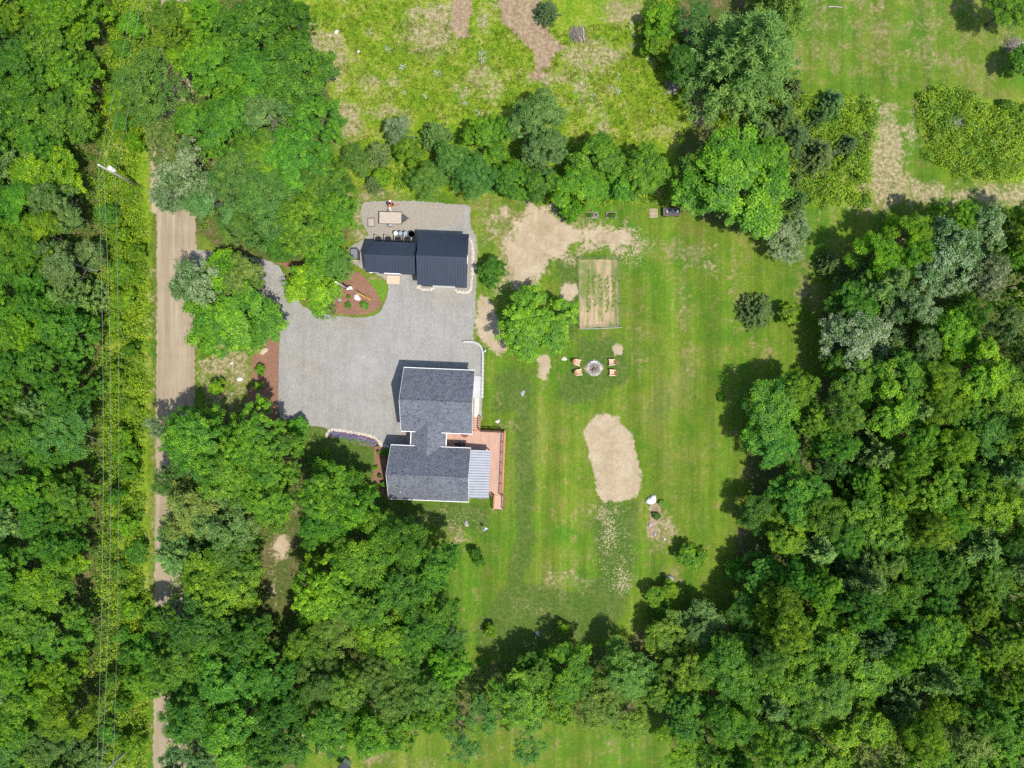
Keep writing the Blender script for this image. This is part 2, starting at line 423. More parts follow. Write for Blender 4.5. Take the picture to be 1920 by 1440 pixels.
# ------------------------------------------------------------------ mesh builder
class MB:
    def __init__(self):
        self.v = []
        self.f = []

    def add(self, verts, faces, mat=None):
        o = len(self.v)
        for p in verts:
            p = Vector(p)
            self.v.append(tuple(mat @ p) if mat is not None else tuple(p))
        for f in faces:
            self.f.append([i + o for i in f])
        return self

    def box(self, c, s, rz=0.0, mat=None):
        x, y, z = s[0] / 2, s[1] / 2, s[2] / 2
        vs = [(-x, -y, -z), (x, -y, -z), (x, y, -z), (-x, y, -z), (-x, -y, z), (x, -y, z), (x, y, z), (-x, y, z)]
        fs = [(0, 3, 2, 1), (4, 5, 6, 7), (0, 1, 5, 4), (1, 2, 6, 5), (2, 3, 7, 6), (3, 0, 4, 7)]
        mm = Matrix.Translation(Vector(c)) @ Matrix.Rotation(rz, 4, 'Z')
        if mat is not None:
            mm = mm @ mat
        return self.add(vs, fs, mm)

    def bar(self, a, b, w, h=None):
        """A rectangular bar from a to b."""
        a, b = Vector(a), Vector(b)
        h = w if h is None else h
        d = b - a
        L = d.length
        q = d.to_track_quat('X', 'Z').to_matrix().to_4x4()
        x, y, z = L / 2, w / 2, h / 2
        vs = [(-x, -y, -z), (x, -y, -z), (x, y, -z), (-x, y, -z), (-x, -y, z), (x, -y, z), (x, y, z), (-x, y, z)]
        fs = [(0, 3, 2, 1), (4, 5, 6, 7), (0, 1, 5, 4), (1, 2, 6, 5), (2, 3, 7, 6), (3, 0, 4, 7)]
        return self.add(vs, fs, Matrix.Translation((a + b) / 2) @ q)

    def tube(self, pts, radii, n=8, cap=True):
        pts = [Vector(p) for p in pts]
        if isinstance(radii, (int, float)):
            radii = [radii] * len(pts)
        vs, fs = [], []
        for i, p in enumerate(pts):
            d = (pts[min(i + 1, len(pts) - 1)] - pts[max(i - 1, 0)]).normalized()
            up = Vector((0, 0, 1)) if abs(d.z) < 0.9 else Vector((1, 0, 0))
            s = d.cross(up).normalized()
            u = s.cross(d)
            for k in range(n):
                a = 2 * math.pi * k / n
                vs.append(p + (s * math.cos(a) + u * math.sin(a)) * radii[i])
        for i in range(len(pts) - 1):
            for k in range(n):
                k2 = (k + 1) % n
                fs.append((i * n + k, i * n + k2, (i + 1) * n + k2, (i + 1) * n + k))
        if cap:
            fs.append(tuple(range(n - 1, -1, -1)))
            o = (len(pts) - 1) * n
            fs.append(tuple(range(o, o + n)))
        return self.add(vs, fs)

    def lathe(self, prof, n=20, c=(0, 0, 0), cap=True):
        vs, fs = [], []
        for (r, z) in prof:
            for k in range(n):
                a = 2 * math.pi * k / n
                vs.append((c[0] + r * math.cos(a), c[1] + r * math.sin(a), c[2] + z))
        for i in range(len(prof) - 1):
            for k in range(n):
                k2 = (k + 1) % n
                fs.append((i * n + k, i * n + k2, (i + 1) * n + k2, (i + 1) * n + k))
        if cap:
            fs.append(tuple(range(n - 1, -1, -1)))
            o = (len(prof) - 1) * n
            fs.append(tuple(range(o, o + n)))
        return self.add(vs, fs)

    def prism(self, poly, z0, z1):
        n = len(poly)
        vs = [(p[0], p[1], z0) for p in poly] + [(p[0], p[1], z1) for p in poly]
        fs = [tuple(range(n - 1, -1, -1)), tuple(range(n, 2 * n))]
        for i in range(n):
            j = (i + 1) % n
            fs.append((i, j, n + j, n + i))
        return self.add(vs, fs)

    def mesh(self, name, mat=None, smooth=False):
        me = bpy.data.meshes.new(name)
        me.from_pydata(self.v, [], self.f)
        if mat is not None:
            me.materials.append(mat)
        if smooth:
            me.polygons.foreach_set("use_smooth", [True] * len(me.polygons))
        me.update()
        return me

    def build(self, name, mat, parent=None, loc=(0, 0, 0), rz=0.0, smooth=False, bevel=0.0):
        o = bpy.data.objects.new(name, self.mesh(name, mat, smooth))
        COL.objects.link(o)
        o.location = loc
        o.rotation_euler = (0, 0, rz)
        if parent is not None:
            o.parent = parent
        if bevel:
            md = o.modifiers.new("bevel", 'BEVEL')
            md.width = bevel
            md.segments = 1
            md.limit_method = 'ANGLE'
        return o


def tag(o, label=None, cat=None, group=None, kind=None):
    if label: o["label"] = label
    if cat: o["category"] = cat
    if group: o["group"] = group
    if kind: o["kind"] = kind
    return o


def empty(name, loc, rz=0.0, label=None, cat=None, group=None):
    e = bpy.data.objects.new(name, None)
    e.empty_display_size = 0.3
    e.location = loc
    e.rotation_euler = (0, 0, rz)
    COL.objects.link(e)
    return tag(e, label, cat, group)


def link_mesh(name, me, parent=None, loc=(0, 0, 0), rot=(0, 0, 0), scale=(1, 1, 1), color=None):
    o = bpy.data.objects.new(name, me)
    COL.objects.link(o)
    o.location = loc
    o.rotation_euler = rot
    o.scale = scale
    if parent is not None:
        o.parent = parent
    if color is not None:
        o.color = (color[0], color[1], color[2], 1.0)
    return o


def smooth_loop(pts, step=0.35, closed=True):
    """Catmull-Rom through the points."""
    pts = [Vector((p[0], p[1])) for p in pts]
    n = len(pts)
    out = []
    for i in range(n if closed else n - 1):
        p0, p1, p2, p3 = (pts[(i - 1) % n], pts[i], pts[(i + 1) % n], pts[(i + 2) % n])
        if not closed:
            p0 = pts[max(i - 1, 0)]; p3 = pts[min(i + 2, n - 1)]
        k = max(1, int((p2 - p1).length / step))
        for j in range(k):
            t = j / k
            out.append(0.5 * ((2 * p1) + (p2 - p0) * t + (2 * p0 - 5 * p1 + 4 * p2 - p3) * t * t + (3 * p1 - p0 - 3 * p2 + p3) * t ** 3))
    if not closed:
        out.append(pts[-1])
    return out


def pxpoly(pts, z=0.0):
    return [W(x, y, z) for x, y in pts]


def sheet(name, pts_px, z, mat, jit=0.05, step=0.35, round_=True, seed=1, skirt=0.0):
    rng = random.Random(seed)
    w = pxpoly(pts_px, 0)
    pts = smooth_loop(w, step) if round_ else [Vector((p.x, p.y)) for p in w]
    if not round_:
        q = []
        for i, p in enumerate(pts):
            p2 = pts[(i + 1) % len(pts)]
            k = max(1, int((p2 - p).length / step))
            q += [p.lerp(p2, j / k) for j in range(k)]
        pts = q
    pts = [Vector((p.x + rng.uniform(-jit, jit), p.y + rng.uniform(-jit, jit))) for p in pts]
    mb = MB()
    n = len(pts)
    mb.v = [(p.x, p.y, z) for p in pts]
    mb.f = [list(range(n))]
    if skirt:
        mb.v += [(p.x, p.y, z - skirt) for p in pts]
        for i in range(n):
            j = (i + 1) % n
            mb.f.append([i, n + i, n + j, j])
    me = mb.mesh(name, mat)
    if me.polygons[0].normal.z < 0:
        me.flip_normals()
    o = bpy.data.objects.new(name, me)
    COL.objects.link(o)
    return tag(o, kind="structure")


def rock_mesh(seed, flat=0.55, n=9, rings=5, rough=0.22):
    rng = random.Random(seed)
    vs, fs = [], []
    ph = [rng.uniform(0, 6.28) for _ in range(4)]
    for i in range(rings):
        a = (math.pi / 2) * (i / (rings - 1)) * 1.0
        r0 = math.cos(a) if i < rings - 1 else 0.18
        for k in range(n):
            b = 2 * math.pi * k / n
            rr = r0 * (1 + 0.16 * math.sin(2 * b + ph[0]) + 0.12 * math.sin(3 * b + ph[1]) + rng.uniform(-rough, rough) * 0.5)
            vs.append((rr * math.cos(b), rr * math.sin(b), math.sin(a) ** 0.8 * flat * (1 + rng.uniform(-rough, rough) * 0.6) - 0.08 * (i == 0)))
    for i in range(rings - 1):
        for k in range(n):
            k2 = (k + 1) % n
            fs.append((i * n + k, i * n + k2, (i + 1) * n + k2, (i + 1) * n + k))
    fs.append(tuple(range((rings - 1) * n, rings * n)))
    mb = MB(); mb.v = vs; mb.f = [list(f) for f in fs]
    return mb
# ------------------------------------------------------------------ the ground
FRAME_GREEN = None


def sdist(P, poly):
    """Signed distance in photo pixels (inside positive) of the points P (N,2) to a polygon."""
    poly = np.asarray(poly, dtype=np.float64)
    d2 = np.full(len(P), 1e18)
    inside = np.zeros(len(P), dtype=bool)
    n = len(poly)
    for i in range(n):
        a, b = poly[i], poly[(i + 1) % n]
        ab = b - a
        t = np.clip(((P - a) @ ab) / max(ab @ ab, 1e-9), 0, 1)
        q = a + t[:, None] * ab
        d2 = np.minimum(d2, ((P - q) ** 2).sum(1))
        c = ((a[1] > P[:, 1]) != (b[1] > P[:, 1]))
        xs = a[0] + (P[:, 1] - a[1]) / (b[1] - a[1] + 1e-12) * (b[0] - a[0])
        inside ^= c & (P[:, 0] < xs)
    d = np.sqrt(d2)
    return np.where(inside, d, -d)


def ell(cx, cy, rx, ry, n=14, rot=0.0):
    return [(cx + rx * math.cos(2 * math.pi * k / n) * math.cos(rot) - ry * math.sin(2 * math.pi * k / n) * math.sin(rot),
             cy + rx * math.cos(2 * math.pi * k / n) * math.sin(rot) + ry * math.sin(2 * math.pi * k / n) * math.cos(rot)) for k in range(n)]


FOREST = [
    [(-9000, -9000), (205, -9000), (205, 0), (188, 260), (192, 600), (205, 900), (215, 1200), (205, 1440), (205, 9000), (-9000, 9000)],
    [(1590, 470), (1680, 415), (9000, 400), (9000, 9000), (1255, 9000), (1262, 1390), (1240, 1330), (1330, 1180), (1395, 1120), (1385, 1000), (1410, 930), (1395, 800), (1480, 740), (1570, 690), (1540, 600)],
    [(310, 790), (500, 790), (560, 850), (600, 900), (690, 930), (730, 960), (800, 1000), (830, 1080), (840, 1180), (870, 1250), (980, 1240), (1100, 1220), (1250, 1180), (1330, 1190), (1290, 1330), (1100, 1340), (940, 1350), (760, 1370), (620, 1380), (560, 1400), (560, 9000), (310, 9000)],
    [(300, -9000), (530, -9000), (530, 60), (610, 150), (625, 300), (655, 400), (650, 450), (600, 490), (480, 490), (420, 470), (375, 440), (300, 380)],
    [(1280, -9000), (1450, -9000), (1440, 120), (1400, 230), (1480, 260), (1470, 400), (1390, 440), (1290, 400), (1270, 280), (1320, 190), (1270, 120)],
]
MEADOW = [
    [(520, -400), (1275, -400), (1300, 100), (1320, 190), (1280, 280), (1150, 290), (1050, 250), (900, 230), (760, 250), (650, 290), (620, 200), (600, 110), (530, 60)],
    [(205, -9000), (300, -9000), (295, 60), (285, 370), (282, 720), (278, 1000), (276, 1440), (276, 9000), (200, 9000), (205, 900), (190, 400)],
    [(1410, 165), (1640, 185), (1640, 385), (1500, 392), (1480, 300)],
    [(1720, 178), (1920, 190), (2000, 350), (1800, 335), (1735, 290)],
    [(640, 250), (760, 240), (900, 220), (1060, 250), (1260, 280), (1270, 375), (1100, 388), (900, 362), (780, 365), (660, 345)],
]
SAND = [
    [(1120, 776), (1135, 774), (1146, 784), (1160, 776), (1166, 795), (1185, 815), (1190, 840), (1197, 870), (1203, 905), (1195, 930), (1165, 938), (1130, 938), (1118, 920), (1113, 880), (1106, 850), (1095, 812), (1099, 800)],
    [(1009, 672), (1020, 666), (1032, 668), (1031, 690), (1022, 713), (1008, 706), (1008, 690)],
    ell(1158, 656, 9, 12, rot=0.3), ell(1067, 548, 14, 17, rot=0.4),
    [(992, 376), (1035, 390), (1062, 420), (1095, 432), (1130, 424), (1185, 432), (1180, 462), (1130, 462), (1085, 456), (1050, 478), (1022, 500), (1000, 535), (962, 545), (944, 515), (940, 468), (958, 430), (982, 405)],
    ell(1152, 447, 22, 16), [(896, 558), (916, 560), (936, 605), (945, 640), (955, 662), (935, 665), (905, 640), (892, 600)],
    ell(528, 1022, 26, 30), ell(512, 1095, 20, 50), ell(945, 395, 8, 12), ell(926, 440, 5, 20), 
    ell(560, 1380, 18, 14), ell(1113, 690, 15, 14),
    [(283, 250), (294, 250), (296, 400), (284, 400)],
]
SAND_SOFT = {4: 26, 5: 12, 6: 12, 7: 20, 8: 26, 9: 14, 10: 12, 11: 14}
SAND_W = {4: 0.86, 7: 0.66, 8: 0.40, 9: 0.8, 10: 0.7}
DRY = [
    [(660, 350), (720, 350), (790, 370), (720, 378), (680, 395), (690, 440), (680, 470), (690, 500), (715, 530), (690, 520), (655, 480), (655, 400)],
    [(890, 380), (1000, 375), (1190, 420), (1210, 470), (1120, 480), (1080, 470), (1000, 540), (940, 540), (905, 450)],
    [(1255, 430), (1350, 470), (1310, 510), (1250, 500)], ell(1260, 470, 18, 30),
    ell(1240, 990, 40, 45), ell(1130, 965, 30, 20), ell(860, 1010, 22, 30), ell(1060, 1090, 50, 25), ell(1265, 1095, 14, 30),
    ell(1510, 545, 25, 40), ell(1380, 560, 14, 60), ell(1440, 660, 30, 20), ell(1380, 700, 10, 14), ell(1290, 700, 10, 60),
    ell(1280, 560, 12, 70), ell(1200, 640, 10, 60), ell(950, 800, 20, 10), ell(930, 740, 8, 16),
    [(370, 640), (470, 640), (475, 700), (470, 790), (400, 790), (365, 720)],
    [(275, 400), (293, 400), (293, 800), (288, 1400), (276, 1400), (276, 800)],
    ell(1640, 310, 60, 100), ell(1495, 110, 14, 60), ell(1620, 60, 12, 60), ell(1640, 110, 10, 18), ell(1735, 40, 20, 20), ell(1770, 160, 12, 20), ell(1880, 80, 20, 40),
    ell(600, 120, 70, 60), ell(650, 230, 40, 50), ell(690, 160, 25, 30), ell(740, 150, 14, 14), ell(650, 105, 28, 20), ell(870, 170, 30, 20), ell(805, 60, 70, 60), ell(720, 210, 50, 20),
    ell(900, 150, 40, 40), ell(1110, 110, 70, 40), ell(1090, 170, 30, 40), ell(1170, 20, 60, 40), ell(1130, 240, 20, 60), ell(1260, 250, 40, 20), ell(1040, 140, 50, 25),
    ell(620, 1390, 40, 30), ell(1150, 1390, 10, 20), ell(1180, 1385, 8, 25), ell(1110, 1420, 10, 10), ell(900, 1420, 40, 10), ell(800, 1430, 40, 15), ell(700, 1420, 60, 16),
    ell(640, 1020, 30, 30),
    [(1490, -100), (1930, -100), (1930, 160), (1700, 180), (1480, 140)],
]
DRY_W = [1.0] * (len(DRY) - 1) + [0.62]
OLIVE = [
    [(560, 790), (620, 806), (715, 838), (705, 920), (730, 945), (920, 945), (905, 1000), (850, 990), (720, 980), (560, 860)],
    [(965, 700), (998, 700), (1000, 900), (1000, 1040), (985, 1090), (1060, 1110), (1100, 1105), (1130, 1070), (1110, 980), (1130, 940), (1190, 945), (1190, 1080), (1180, 1120), (1150, 1190), (1050, 1220), (900, 1230), (890, 1180), (950, 1100), (965, 1000)],
    [(940, 690), (975, 690), (985, 760), (950, 780), (920, 770)],
    [(1090, 640), (1160, 630), (1180, 700), (1100, 760), (1040, 740)],
    [(1040, 480), (1085, 480), (1085, 620), (1065, 630), (1060, 560)],
]
SPECK = [
    [(740, 945), (930, 945), (900, 1000), (800, 1000)], ell(1145, 1000, 22, 34), ell(1165, 1085, 22, 36), ell(1140, 960, 45, 24), ell(1150, 1040, 50, 80),
    ell(890, 1130, 14, 10), ell(1010, 1140, 60, 20), ell(1190, 460, 40, 50), ell(1110, 450, 40, 30), ell(1060, 490, 30, 20), ell(1150, 440, 60, 20),
    [(570, 800), (615, 810), (600, 850), (570, 850)], ell(900, 470, 26, 40),
]
SPECK_W = [0.62, 1.25, 1.15, 0.75, 0.62, 0.8, 0.6, 0.8, 0.8, 0.7, 0.8, 0.5, 0.65]
STRAW = [
    [(1618, 182), (1680, 190), (1702, 240), (1704, 310), (1735, 338), (1800, 345), (1920, 338), (2100, 335), (2100, 394), (1920, 394), (1720, 388), (1640, 394), (1618, 340), (1622, 250)],
    [(1500, 392), (1640, 386), (1700, 385), (1640, 400), (1540, 402)], ell(1710, 245, 12, 45),
    ell(600, 90, 55, 40), ell(565, 50, 30, 25), ell(650, 225, 34, 46), ell(645, 105, 26, 16), ell(690, 165, 22, 22), ell(740, 152, 16, 14), ell(640, 160, 16, 26), ell(720, 212, 40, 16), ell(815, 25, 55, 25), ell(800, 70, 40, 22), ell(868, 172, 24, 14),
    ell(925, 165, 22, 34), ell(900, 140, 26, 16), ell(930, 5, 20, 14), ell(905, 40, 20, 30), ell(1110, 105, 60, 30), ell(1090, 165, 22, 26), ell(1040, 150, 30, 12), ell(1085, 55, 26, 9, rot=-0.4), ell(1170, 32, 50, 10), ell(1130, 235, 14, 40), ell(1245, 250, 36, 12), ell(1105, 215, 14, 22), ell(1010, 145, 24, 10),
    [(372, 645), (410, 650), (470, 655), (472, 700), (462, 745), (430, 700), (385, 720), (370, 690)], ell(405, 735, 26, 26),
    ell(690, 365, 36, 8), ell(668, 410, 10, 36), ell(680, 445, 10, 20), ell(700, 525, 14, 10, rot=0.7), ell(925, 410, 26, 24), ell(1125, 440, 60, 26), ell(1070, 480, 30, 18), ell(930, 545, 14, 14), ell(1200, 460, 22, 30), ell(1090, 460, 40, 26),
    ell(1335, 490, 26, 26), ell(1250, 985, 30, 24), ell(1130, 960, 20, 16), ell(283, 600, 5, 160), ell(284, 300, 8, 50), ell(284, 30, 8, 50), ell(1055, 1085, 40, 12), ell(862, 1012, 16, 20), ell(620, 1395, 30, 20),
]
STRAW_W = [0.86, 0.75, 0.9] + [0.86] * 24 + [1.0, 1.0] + [0.95, 0.95, 0.9, 0.9, 0.75, 0.8, 0.75, 0.8, 0.7, 0.75, 0.7, 0.75, 0.6, 0.8, 0.9, 0.9, 0.65, 0.75, 0.8]
SOIL = [
    [(848, -100), (884, -100), (884, 20), (878, 50), (880, 70), (858, 72), (844, 50), (848, 20)],
    [(925, -100), (1010, -100), (1015, 20), (1030, 60), (1058, 92), (1040, 100), (1030, 128), (1006, 130), (1000, 100), (975, 70), (940, 40)],
    ell(1010, 140, 14, 10), ell(1312, 195, 12, 22), ell(1230, 960, 12, 22), ell(1222, 990, 10, 18), ell(1305, 180, 16, 30),
]


def build_ground():
    xs = np.arange(-300, 2221, 6.0)
    ys = np.arange(-300, 1741, 6.0)
    far = np.array([500, 1500, 5000, 20000, 60000.0])
    xs = np.concatenate([(-300 - far)[::-1], xs, 2220 + far])
    ys = np.concatenate([(-300 - far)[::-1], ys, 1740 + far])
    X, Y = np.meshgrid(xs, ys)
    P = np.stack([X.ravel(), Y.ravel()], 1)
    core = (np.abs(P[:, 0] - 960) < 1300) & (np.abs(P[:, 1] - 720) < 1100)

    def field(polys, soft0, weights=None, outer=None, softs=None):
        f = np.zeros(len(P))
        idx = np.where(core)[0]
        Q = P[idx]
        acc = np.zeros(len(idx))
        for i, pl in enumerate(polys):
            pl = np.asarray(pl)
            soft = softs.get(i, soft0) if softs else soft0
            lo, hi = pl.min(0) - 4 * soft, pl.max(0) + 4 * soft
            sel = np.where((Q[:, 0] > lo[0]) & (Q[:, 0] < hi[0]) & (Q[:, 1] > lo[1]) & (Q[:, 1] < hi[1]))[0]
            if len(sel) == 0:
                continue
            d = sdist(Q[sel], pl)
            val = np.clip(0.5 + d / (2 * soft), 0, 1) * (weights[i] if weights else 1.0)
            acc[sel] = np.maximum(acc[sel], val)
        f[idx] = acc
        if outer is not None:
            f[~core] = outer
        return f

    fo = field(FOREST, 14, outer=1.0)
    me = field(MEADOW, 16, outer=0.0)
    sa = field(SAND, 8, [SAND_W.get(q, 1.0) for q in range(len(SAND))], None, SAND_SOFT)
    dr = field(DRY, 28, DRY_W)
    ol = field(OLIVE, 22)
    sp = field(SPECK, 20, SPECK_W)
    assert len(STRAW_W) == len(STRAW), (len(STRAW_W), len(STRAW))
    st = field(STRAW, 20, STRAW_W)
    so = field(SOIL, 9)
    n = len(P)
    co = np.zeros((n, 3))
    m = K * CAM_H
    co[:, 0] = (P[:, 0] - 960) * m
    co[:, 1] = (720 - P[:, 1]) * m
    nx, ny = len(xs), len(ys)
    i = np.arange(n).reshape(ny, nx)
    quads = np.stack([i[1:, :-1], i[1:, 1:], i[:-1, 1:], i[:-1, :-1]], -1).reshape(-1, 4)
    me_ = np_mesh("ground", co, quads, M['ground'])
    for nm, chans in (("zoneA", (fo, me, sa, dr)), ("zoneB", (ol, sp, st, so))):
        at = me_.attributes.new(nm, 'FLOAT_COLOR', 'POINT')
        at.data.foreach_set("color", np.stack(chans, 1).astype(np.float32).ravel())
    o = bpy.data.objects.new("ground", me_)
    COL.objects.link(o)
    tag(o, "lawn, meadow and forest floor around the house", kind="structure")


def np_mesh(name, co, quads, mat):
    me = bpy.data.meshes.new(name)
    nv, nf = len(co), len(quads)
    me.vertices.add(nv)
    me.vertices.foreach_set("co", np.ascontiguousarray(co, dtype=np.float32).ravel())
    me.loops.add(nf * 4)
    me.loops.foreach_set("vertex_index", np.ascontiguousarray(quads, dtype=np.int32).ravel())
    me.polygons.add(nf)
    me.polygons.foreach_set("loop_start", np.arange(0, nf * 4, 4, dtype=np.int32))
    if mat is not None:
        me.materials.append(mat)
    me.update()
    return me


build_ground()

# roads, drive and beds: thin sheets, each laid a little above the one below
sheet("dirt_road", [(297, -300), (300, 0), (296, 250), (294, 400), (294, 560), (293, 720), (292, 850), (291, 1000), (289, 1200), (287, 1440), (285, 1800),
                    (350, 1800), (352, 1440), (356, 1200), (359, 1000), (362, 850), (365, 720), (365, 650), (366, 560), (368, 480), (366, 400), (364, 250), (366, 0), (366, -300)],
      0.006, M['road'], 0.13, 0.3, seed=3)
sheet("gravel_drive", [(362, 474), (400, 472), (450, 478), (495, 487), (518, 496), (532, 512), (545, 545), (570, 575), (605, 588), (640, 594), (683, 595), (708, 587), (722, 568), (727, 530), (700, 512), (672, 500), (655, 485), (655, 465), (672, 455), (690, 440), (680, 420), (676, 395), (684, 379),
                       (720, 377), (790, 377), (850, 383), (880, 386), (882, 420), (893, 450), (894, 500), (892, 560), (889, 610), (888, 640), (897, 645), (904, 660), (904, 710), (902, 790), (886, 800), (880, 850), (760, 860), (735, 842), (715, 835), (702, 823), (660, 812), (618, 805), (580, 797), (540, 788), (524, 775), (522, 700), (522, 640), (523, 605), (510, 575), (480, 545), (430, 528), (390, 530), (362, 540)],
      0.012, M['gravel'], 0.10, 0.25, seed=5)
sheet("gravel_yard", [(684, 381), (720, 379), (790, 379), (850, 385), (870, 388), (868, 412), (845, 425), (800, 428), (775, 436), (700, 448), (692, 440), (683, 420), (679, 396)], 0.018,
      simple("tan_packed_gravel", (0.258, 0.230, 0.188), 0.9, var=0.30, scale=6, bump=0.3), 0.16, 0.3, seed=13)
sheet("mulch_bed", [(512, 494), (530, 498), (545, 512), (558, 545), (578, 570), (607, 583), (640, 589), (682, 590), (704, 582), (717, 567), (702, 543), (678, 514), (658, 507), (640, 508), (600, 500), (560, 492)],
      0.030, M['mulch'], 0.03, 0.3, seed=6, skirt=0.03)
sheet("mulch_bed", [(472, 656), (490, 640), (523, 615), (523, 660), (522, 720), (521, 778), (513, 792), (462, 782), (466, 735), (473, 705)],
      0.030, M['mulch'], 0.03, 0.3, seed=7, skirt=0.03)
sheet("mulch_bed", [(701, 838), (711, 833), (745, 842), (745, 930), (727, 934), (712, 925), (699, 913), (698, 898), (702, 880), (702, 862)],
      0.030, M['mulch'], 0.03, 0.3, seed=9, skirt=0.03)
sheet("flower_bed", [(613, 816), (620, 807), (660, 812), (698, 821), (713, 832), (704, 837), (680, 835), (650, 827)],
      0.030, M['mulch'], 0.03, 0.3, seed=10, skirt=0.03)
sheet("grass_patch", [(692, 525), (708, 526), (724, 527), (724, 548), (721, 562), (716, 568), (705, 545)], 0.036,
      simple("lush_lawn", (0.095, 0.185, 0.012), 0.9, var=0.35, scale=7), 0.04, 0.3, seed=11, skirt=0.03)


def mat_gardensoil():
    t = NT("mulched_garden_rows")
    v = t.coord("Object")
    rows = t.noise(t.coord("Object", (1.15, 0.16, 1), (0, 0, 0.02)), 1.0, 4, 0.65, 0.5)
    sp = t.noise(v, 7.0, 4, 0.75)
    md = t.noise(v, 0.8, 3, 0.6)
    col = t.ramp(sp, [(0.28, (0.20, 0.145, 0.085)), (0.5, (0.32, 0.245, 0.155)), (0.72, (0.43, 0.345, 0.235))])
    col = t.mix(0.8, col, t.mix(1.0, col, t.ramp(rows, [(0.35, (0.72, 0.66, 0.60)), (0.62, (1.18, 1.15, 1.08))]), 'MULTIPLY'))
    weed = t.ramp(t.math('ADD', t.math('MULTIPLY', t.math('SUBTRACT', 1.0, rows), 0.55), t.math('ADD', t.math('MULTIPLY', sp, 0.35), t.math('MULTIPLY', md, 0.35))), [(0.58, 0.0), (0.70, 0.85)])
    col = t.mix(weed, col, (0.105, 0.165, 0.03))
    t.principled(col, 0.95, 0, 0.15, t.bump(sp, 0.5, 0.05))
    return t.m


sheet("garden_soil", [(1084, 487), (1158, 487), (1161, 612), (1087, 615)], 0.020, mat_gardensoil(), 0.05, 0.4, False, seed=12)
# ------------------------------------------------------------------ buildings
TH = math.radians(-2.4)
RZ = Matrix.Rotation(TH, 4, 'Z')


def slab_roof(mb, x0, x1, ye, ze, yr, zr, t=0.12):
    """One roof slope as a slab: eave line (ye, ze), ridge line (yr, zr), from x0 to x1."""
    vs = [(x0, ye, ze), (x1, ye, ze), (x1, yr, zr), (x0, yr, zr)]
    vs += [(x, y, z - t) for x, y, z in vs]
    fs = [(0, 1, 2, 3), (7, 6, 5, 4), (0, 4, 5, 1), (1, 5, 6, 2), (2, 6, 7, 3), (3, 7, 4, 0)]
    if ye > yr:
        fs = [tuple(reversed(f)) for f in fs]
    mb.add(vs, fs)


def gable_walls(mb, hx, hy, zb, ze, zr, ovy):
    """Closed wall prism: half sizes hx, hy; the gables rise along X ends."""
    zt = ze - 0.16
    k = hy / (hy + ovy)
    zp = zr - 0.17
    zw = zt + (zr - ze) * (1 - k)
    vs = []
    for x in (-hx, hx):
        vs += [(x, -hy, zb), (x, hy, zb), (x, hy, zw), (x, 0, zp), (x, -hy, zw)]
    fs = [(0, 4, 3, 2, 1), (5, 6, 7, 8, 9), (0, 1, 6, 5), (1, 2, 7, 6), (2, 3, 8, 7), (3, 4, 9, 8), (4, 0, 5, 9)]
    mb.add(vs, fs)


def gable_block(root, name_roof, hx, hy, ze, zr, roofmat, wallmat, ov=0.35, trim=True, z0=0.0, loc=(0, 0, 0), rakes=True):
    cx, cy = loc[0], loc[1]
    w = MB(); gable_walls(w, hx - ov, hy - ov, z0, ze, zr, ov)
    w.build("wall", wallmat, root, (cx, cy, 0))
    r = MB()
    slab_roof(r, -hx, hx, -hy, ze, 0.0, zr)
    slab_roof(r, -hx, hx, hy, ze, 0.0, zr)
    roof = r.build(name_roof, roofmat, root, (cx, cy, 0))
    if trim:
        for s in (-1, 1):
            f = MB()
            f.box((0, s * (hy + 0.042), ze - 0.09), (2 * hx + 0.05, 0.075, 0.13))
            f.build("gutter", M['white'], roof)
        for s in (-1, 1):
            if not rakes:
                break
            f = MB()
            for q in (-1, 1):
                f.bar((s * (hx + 0.012), q * hy, ze - 0.10), (s * (hx + 0.012), 0, zr - 0.10), 0.03, 0.20)
            f.build("rake_board", M['white'], roof)
    return roof


def window(parent, c, size, axis, frame_mat=None):
    """A window on a wall facing +X/-X ('x') or +Y/-Y ('y'); c is the centre on the wall surface, size width x height."""
    sx = 1 if axis in ('+x', '+y') else -1
    g = MB(); f = MB()
    w, h = size
    if axis[1] == 'x':
        g.box((c[0] + sx * 0.01, c[1], c[2]), (0.04, w, h))
        for yy in (-w / 2, 0, w / 2):
            f.box((c[0] + sx * 0.03, c[1] + yy, c[2]), (0.06, 0.08, h + 0.16))
        for zz in (-h / 2, h / 2):
            f.box((c[0] + sx * 0.034, c[1], c[2] + zz), (0.07, w + 0.2, 0.08))
    else:
        g.box((c[0], c[1] + sx * 0.01, c[2]), (w, 0.04, h))
        for xx in (-w / 2, 0, w / 2):
            f.box((c[0] + xx, c[1] + sx * 0.03, c[2]), (0.08, 0.06, h + 0.16))
        for zz in (-h / 2, h / 2):
            f.box((c[0], c[1] + sx * 0.034, c[2] + zz), (w + 0.2, 0.07, 0.08))
    wn = g.build("window", M['glass'], parent)
    f.build("window_frame", frame_mat or M['white'], wn)
    return wn


# --- the house: garage gable, link and main gable
HC = Vector((-9.42, -2.13, 0))
house = empty("house", HC, TH, "grey shingled house of two gables joined by a short cross gable, white trim", "house")


def HL(px, py, z):
    """Photo pixel at height z in the house's own frame."""
    p = W(px, py, z) - HC
    return RZ.inverted() @ p


gable_block(house, "garage_roof", 4.52, 4.03, 3.1, 5.8, M['shingle'], M['siding'])
mc = (HL(732.5, 835, 3.1) + HL(883, 840, 3.1) + HL(728.3, 935.8, 3.1) + HL(878.8, 940.3, 3.1)) / 4
MHX, MHY = 5.09, 3.41
main_roof = gable_block(house, "main_roof", MHX, MHY, 3.1, 5.7, M['shingle'], M['siding'], loc=(mc.x, mc.y))
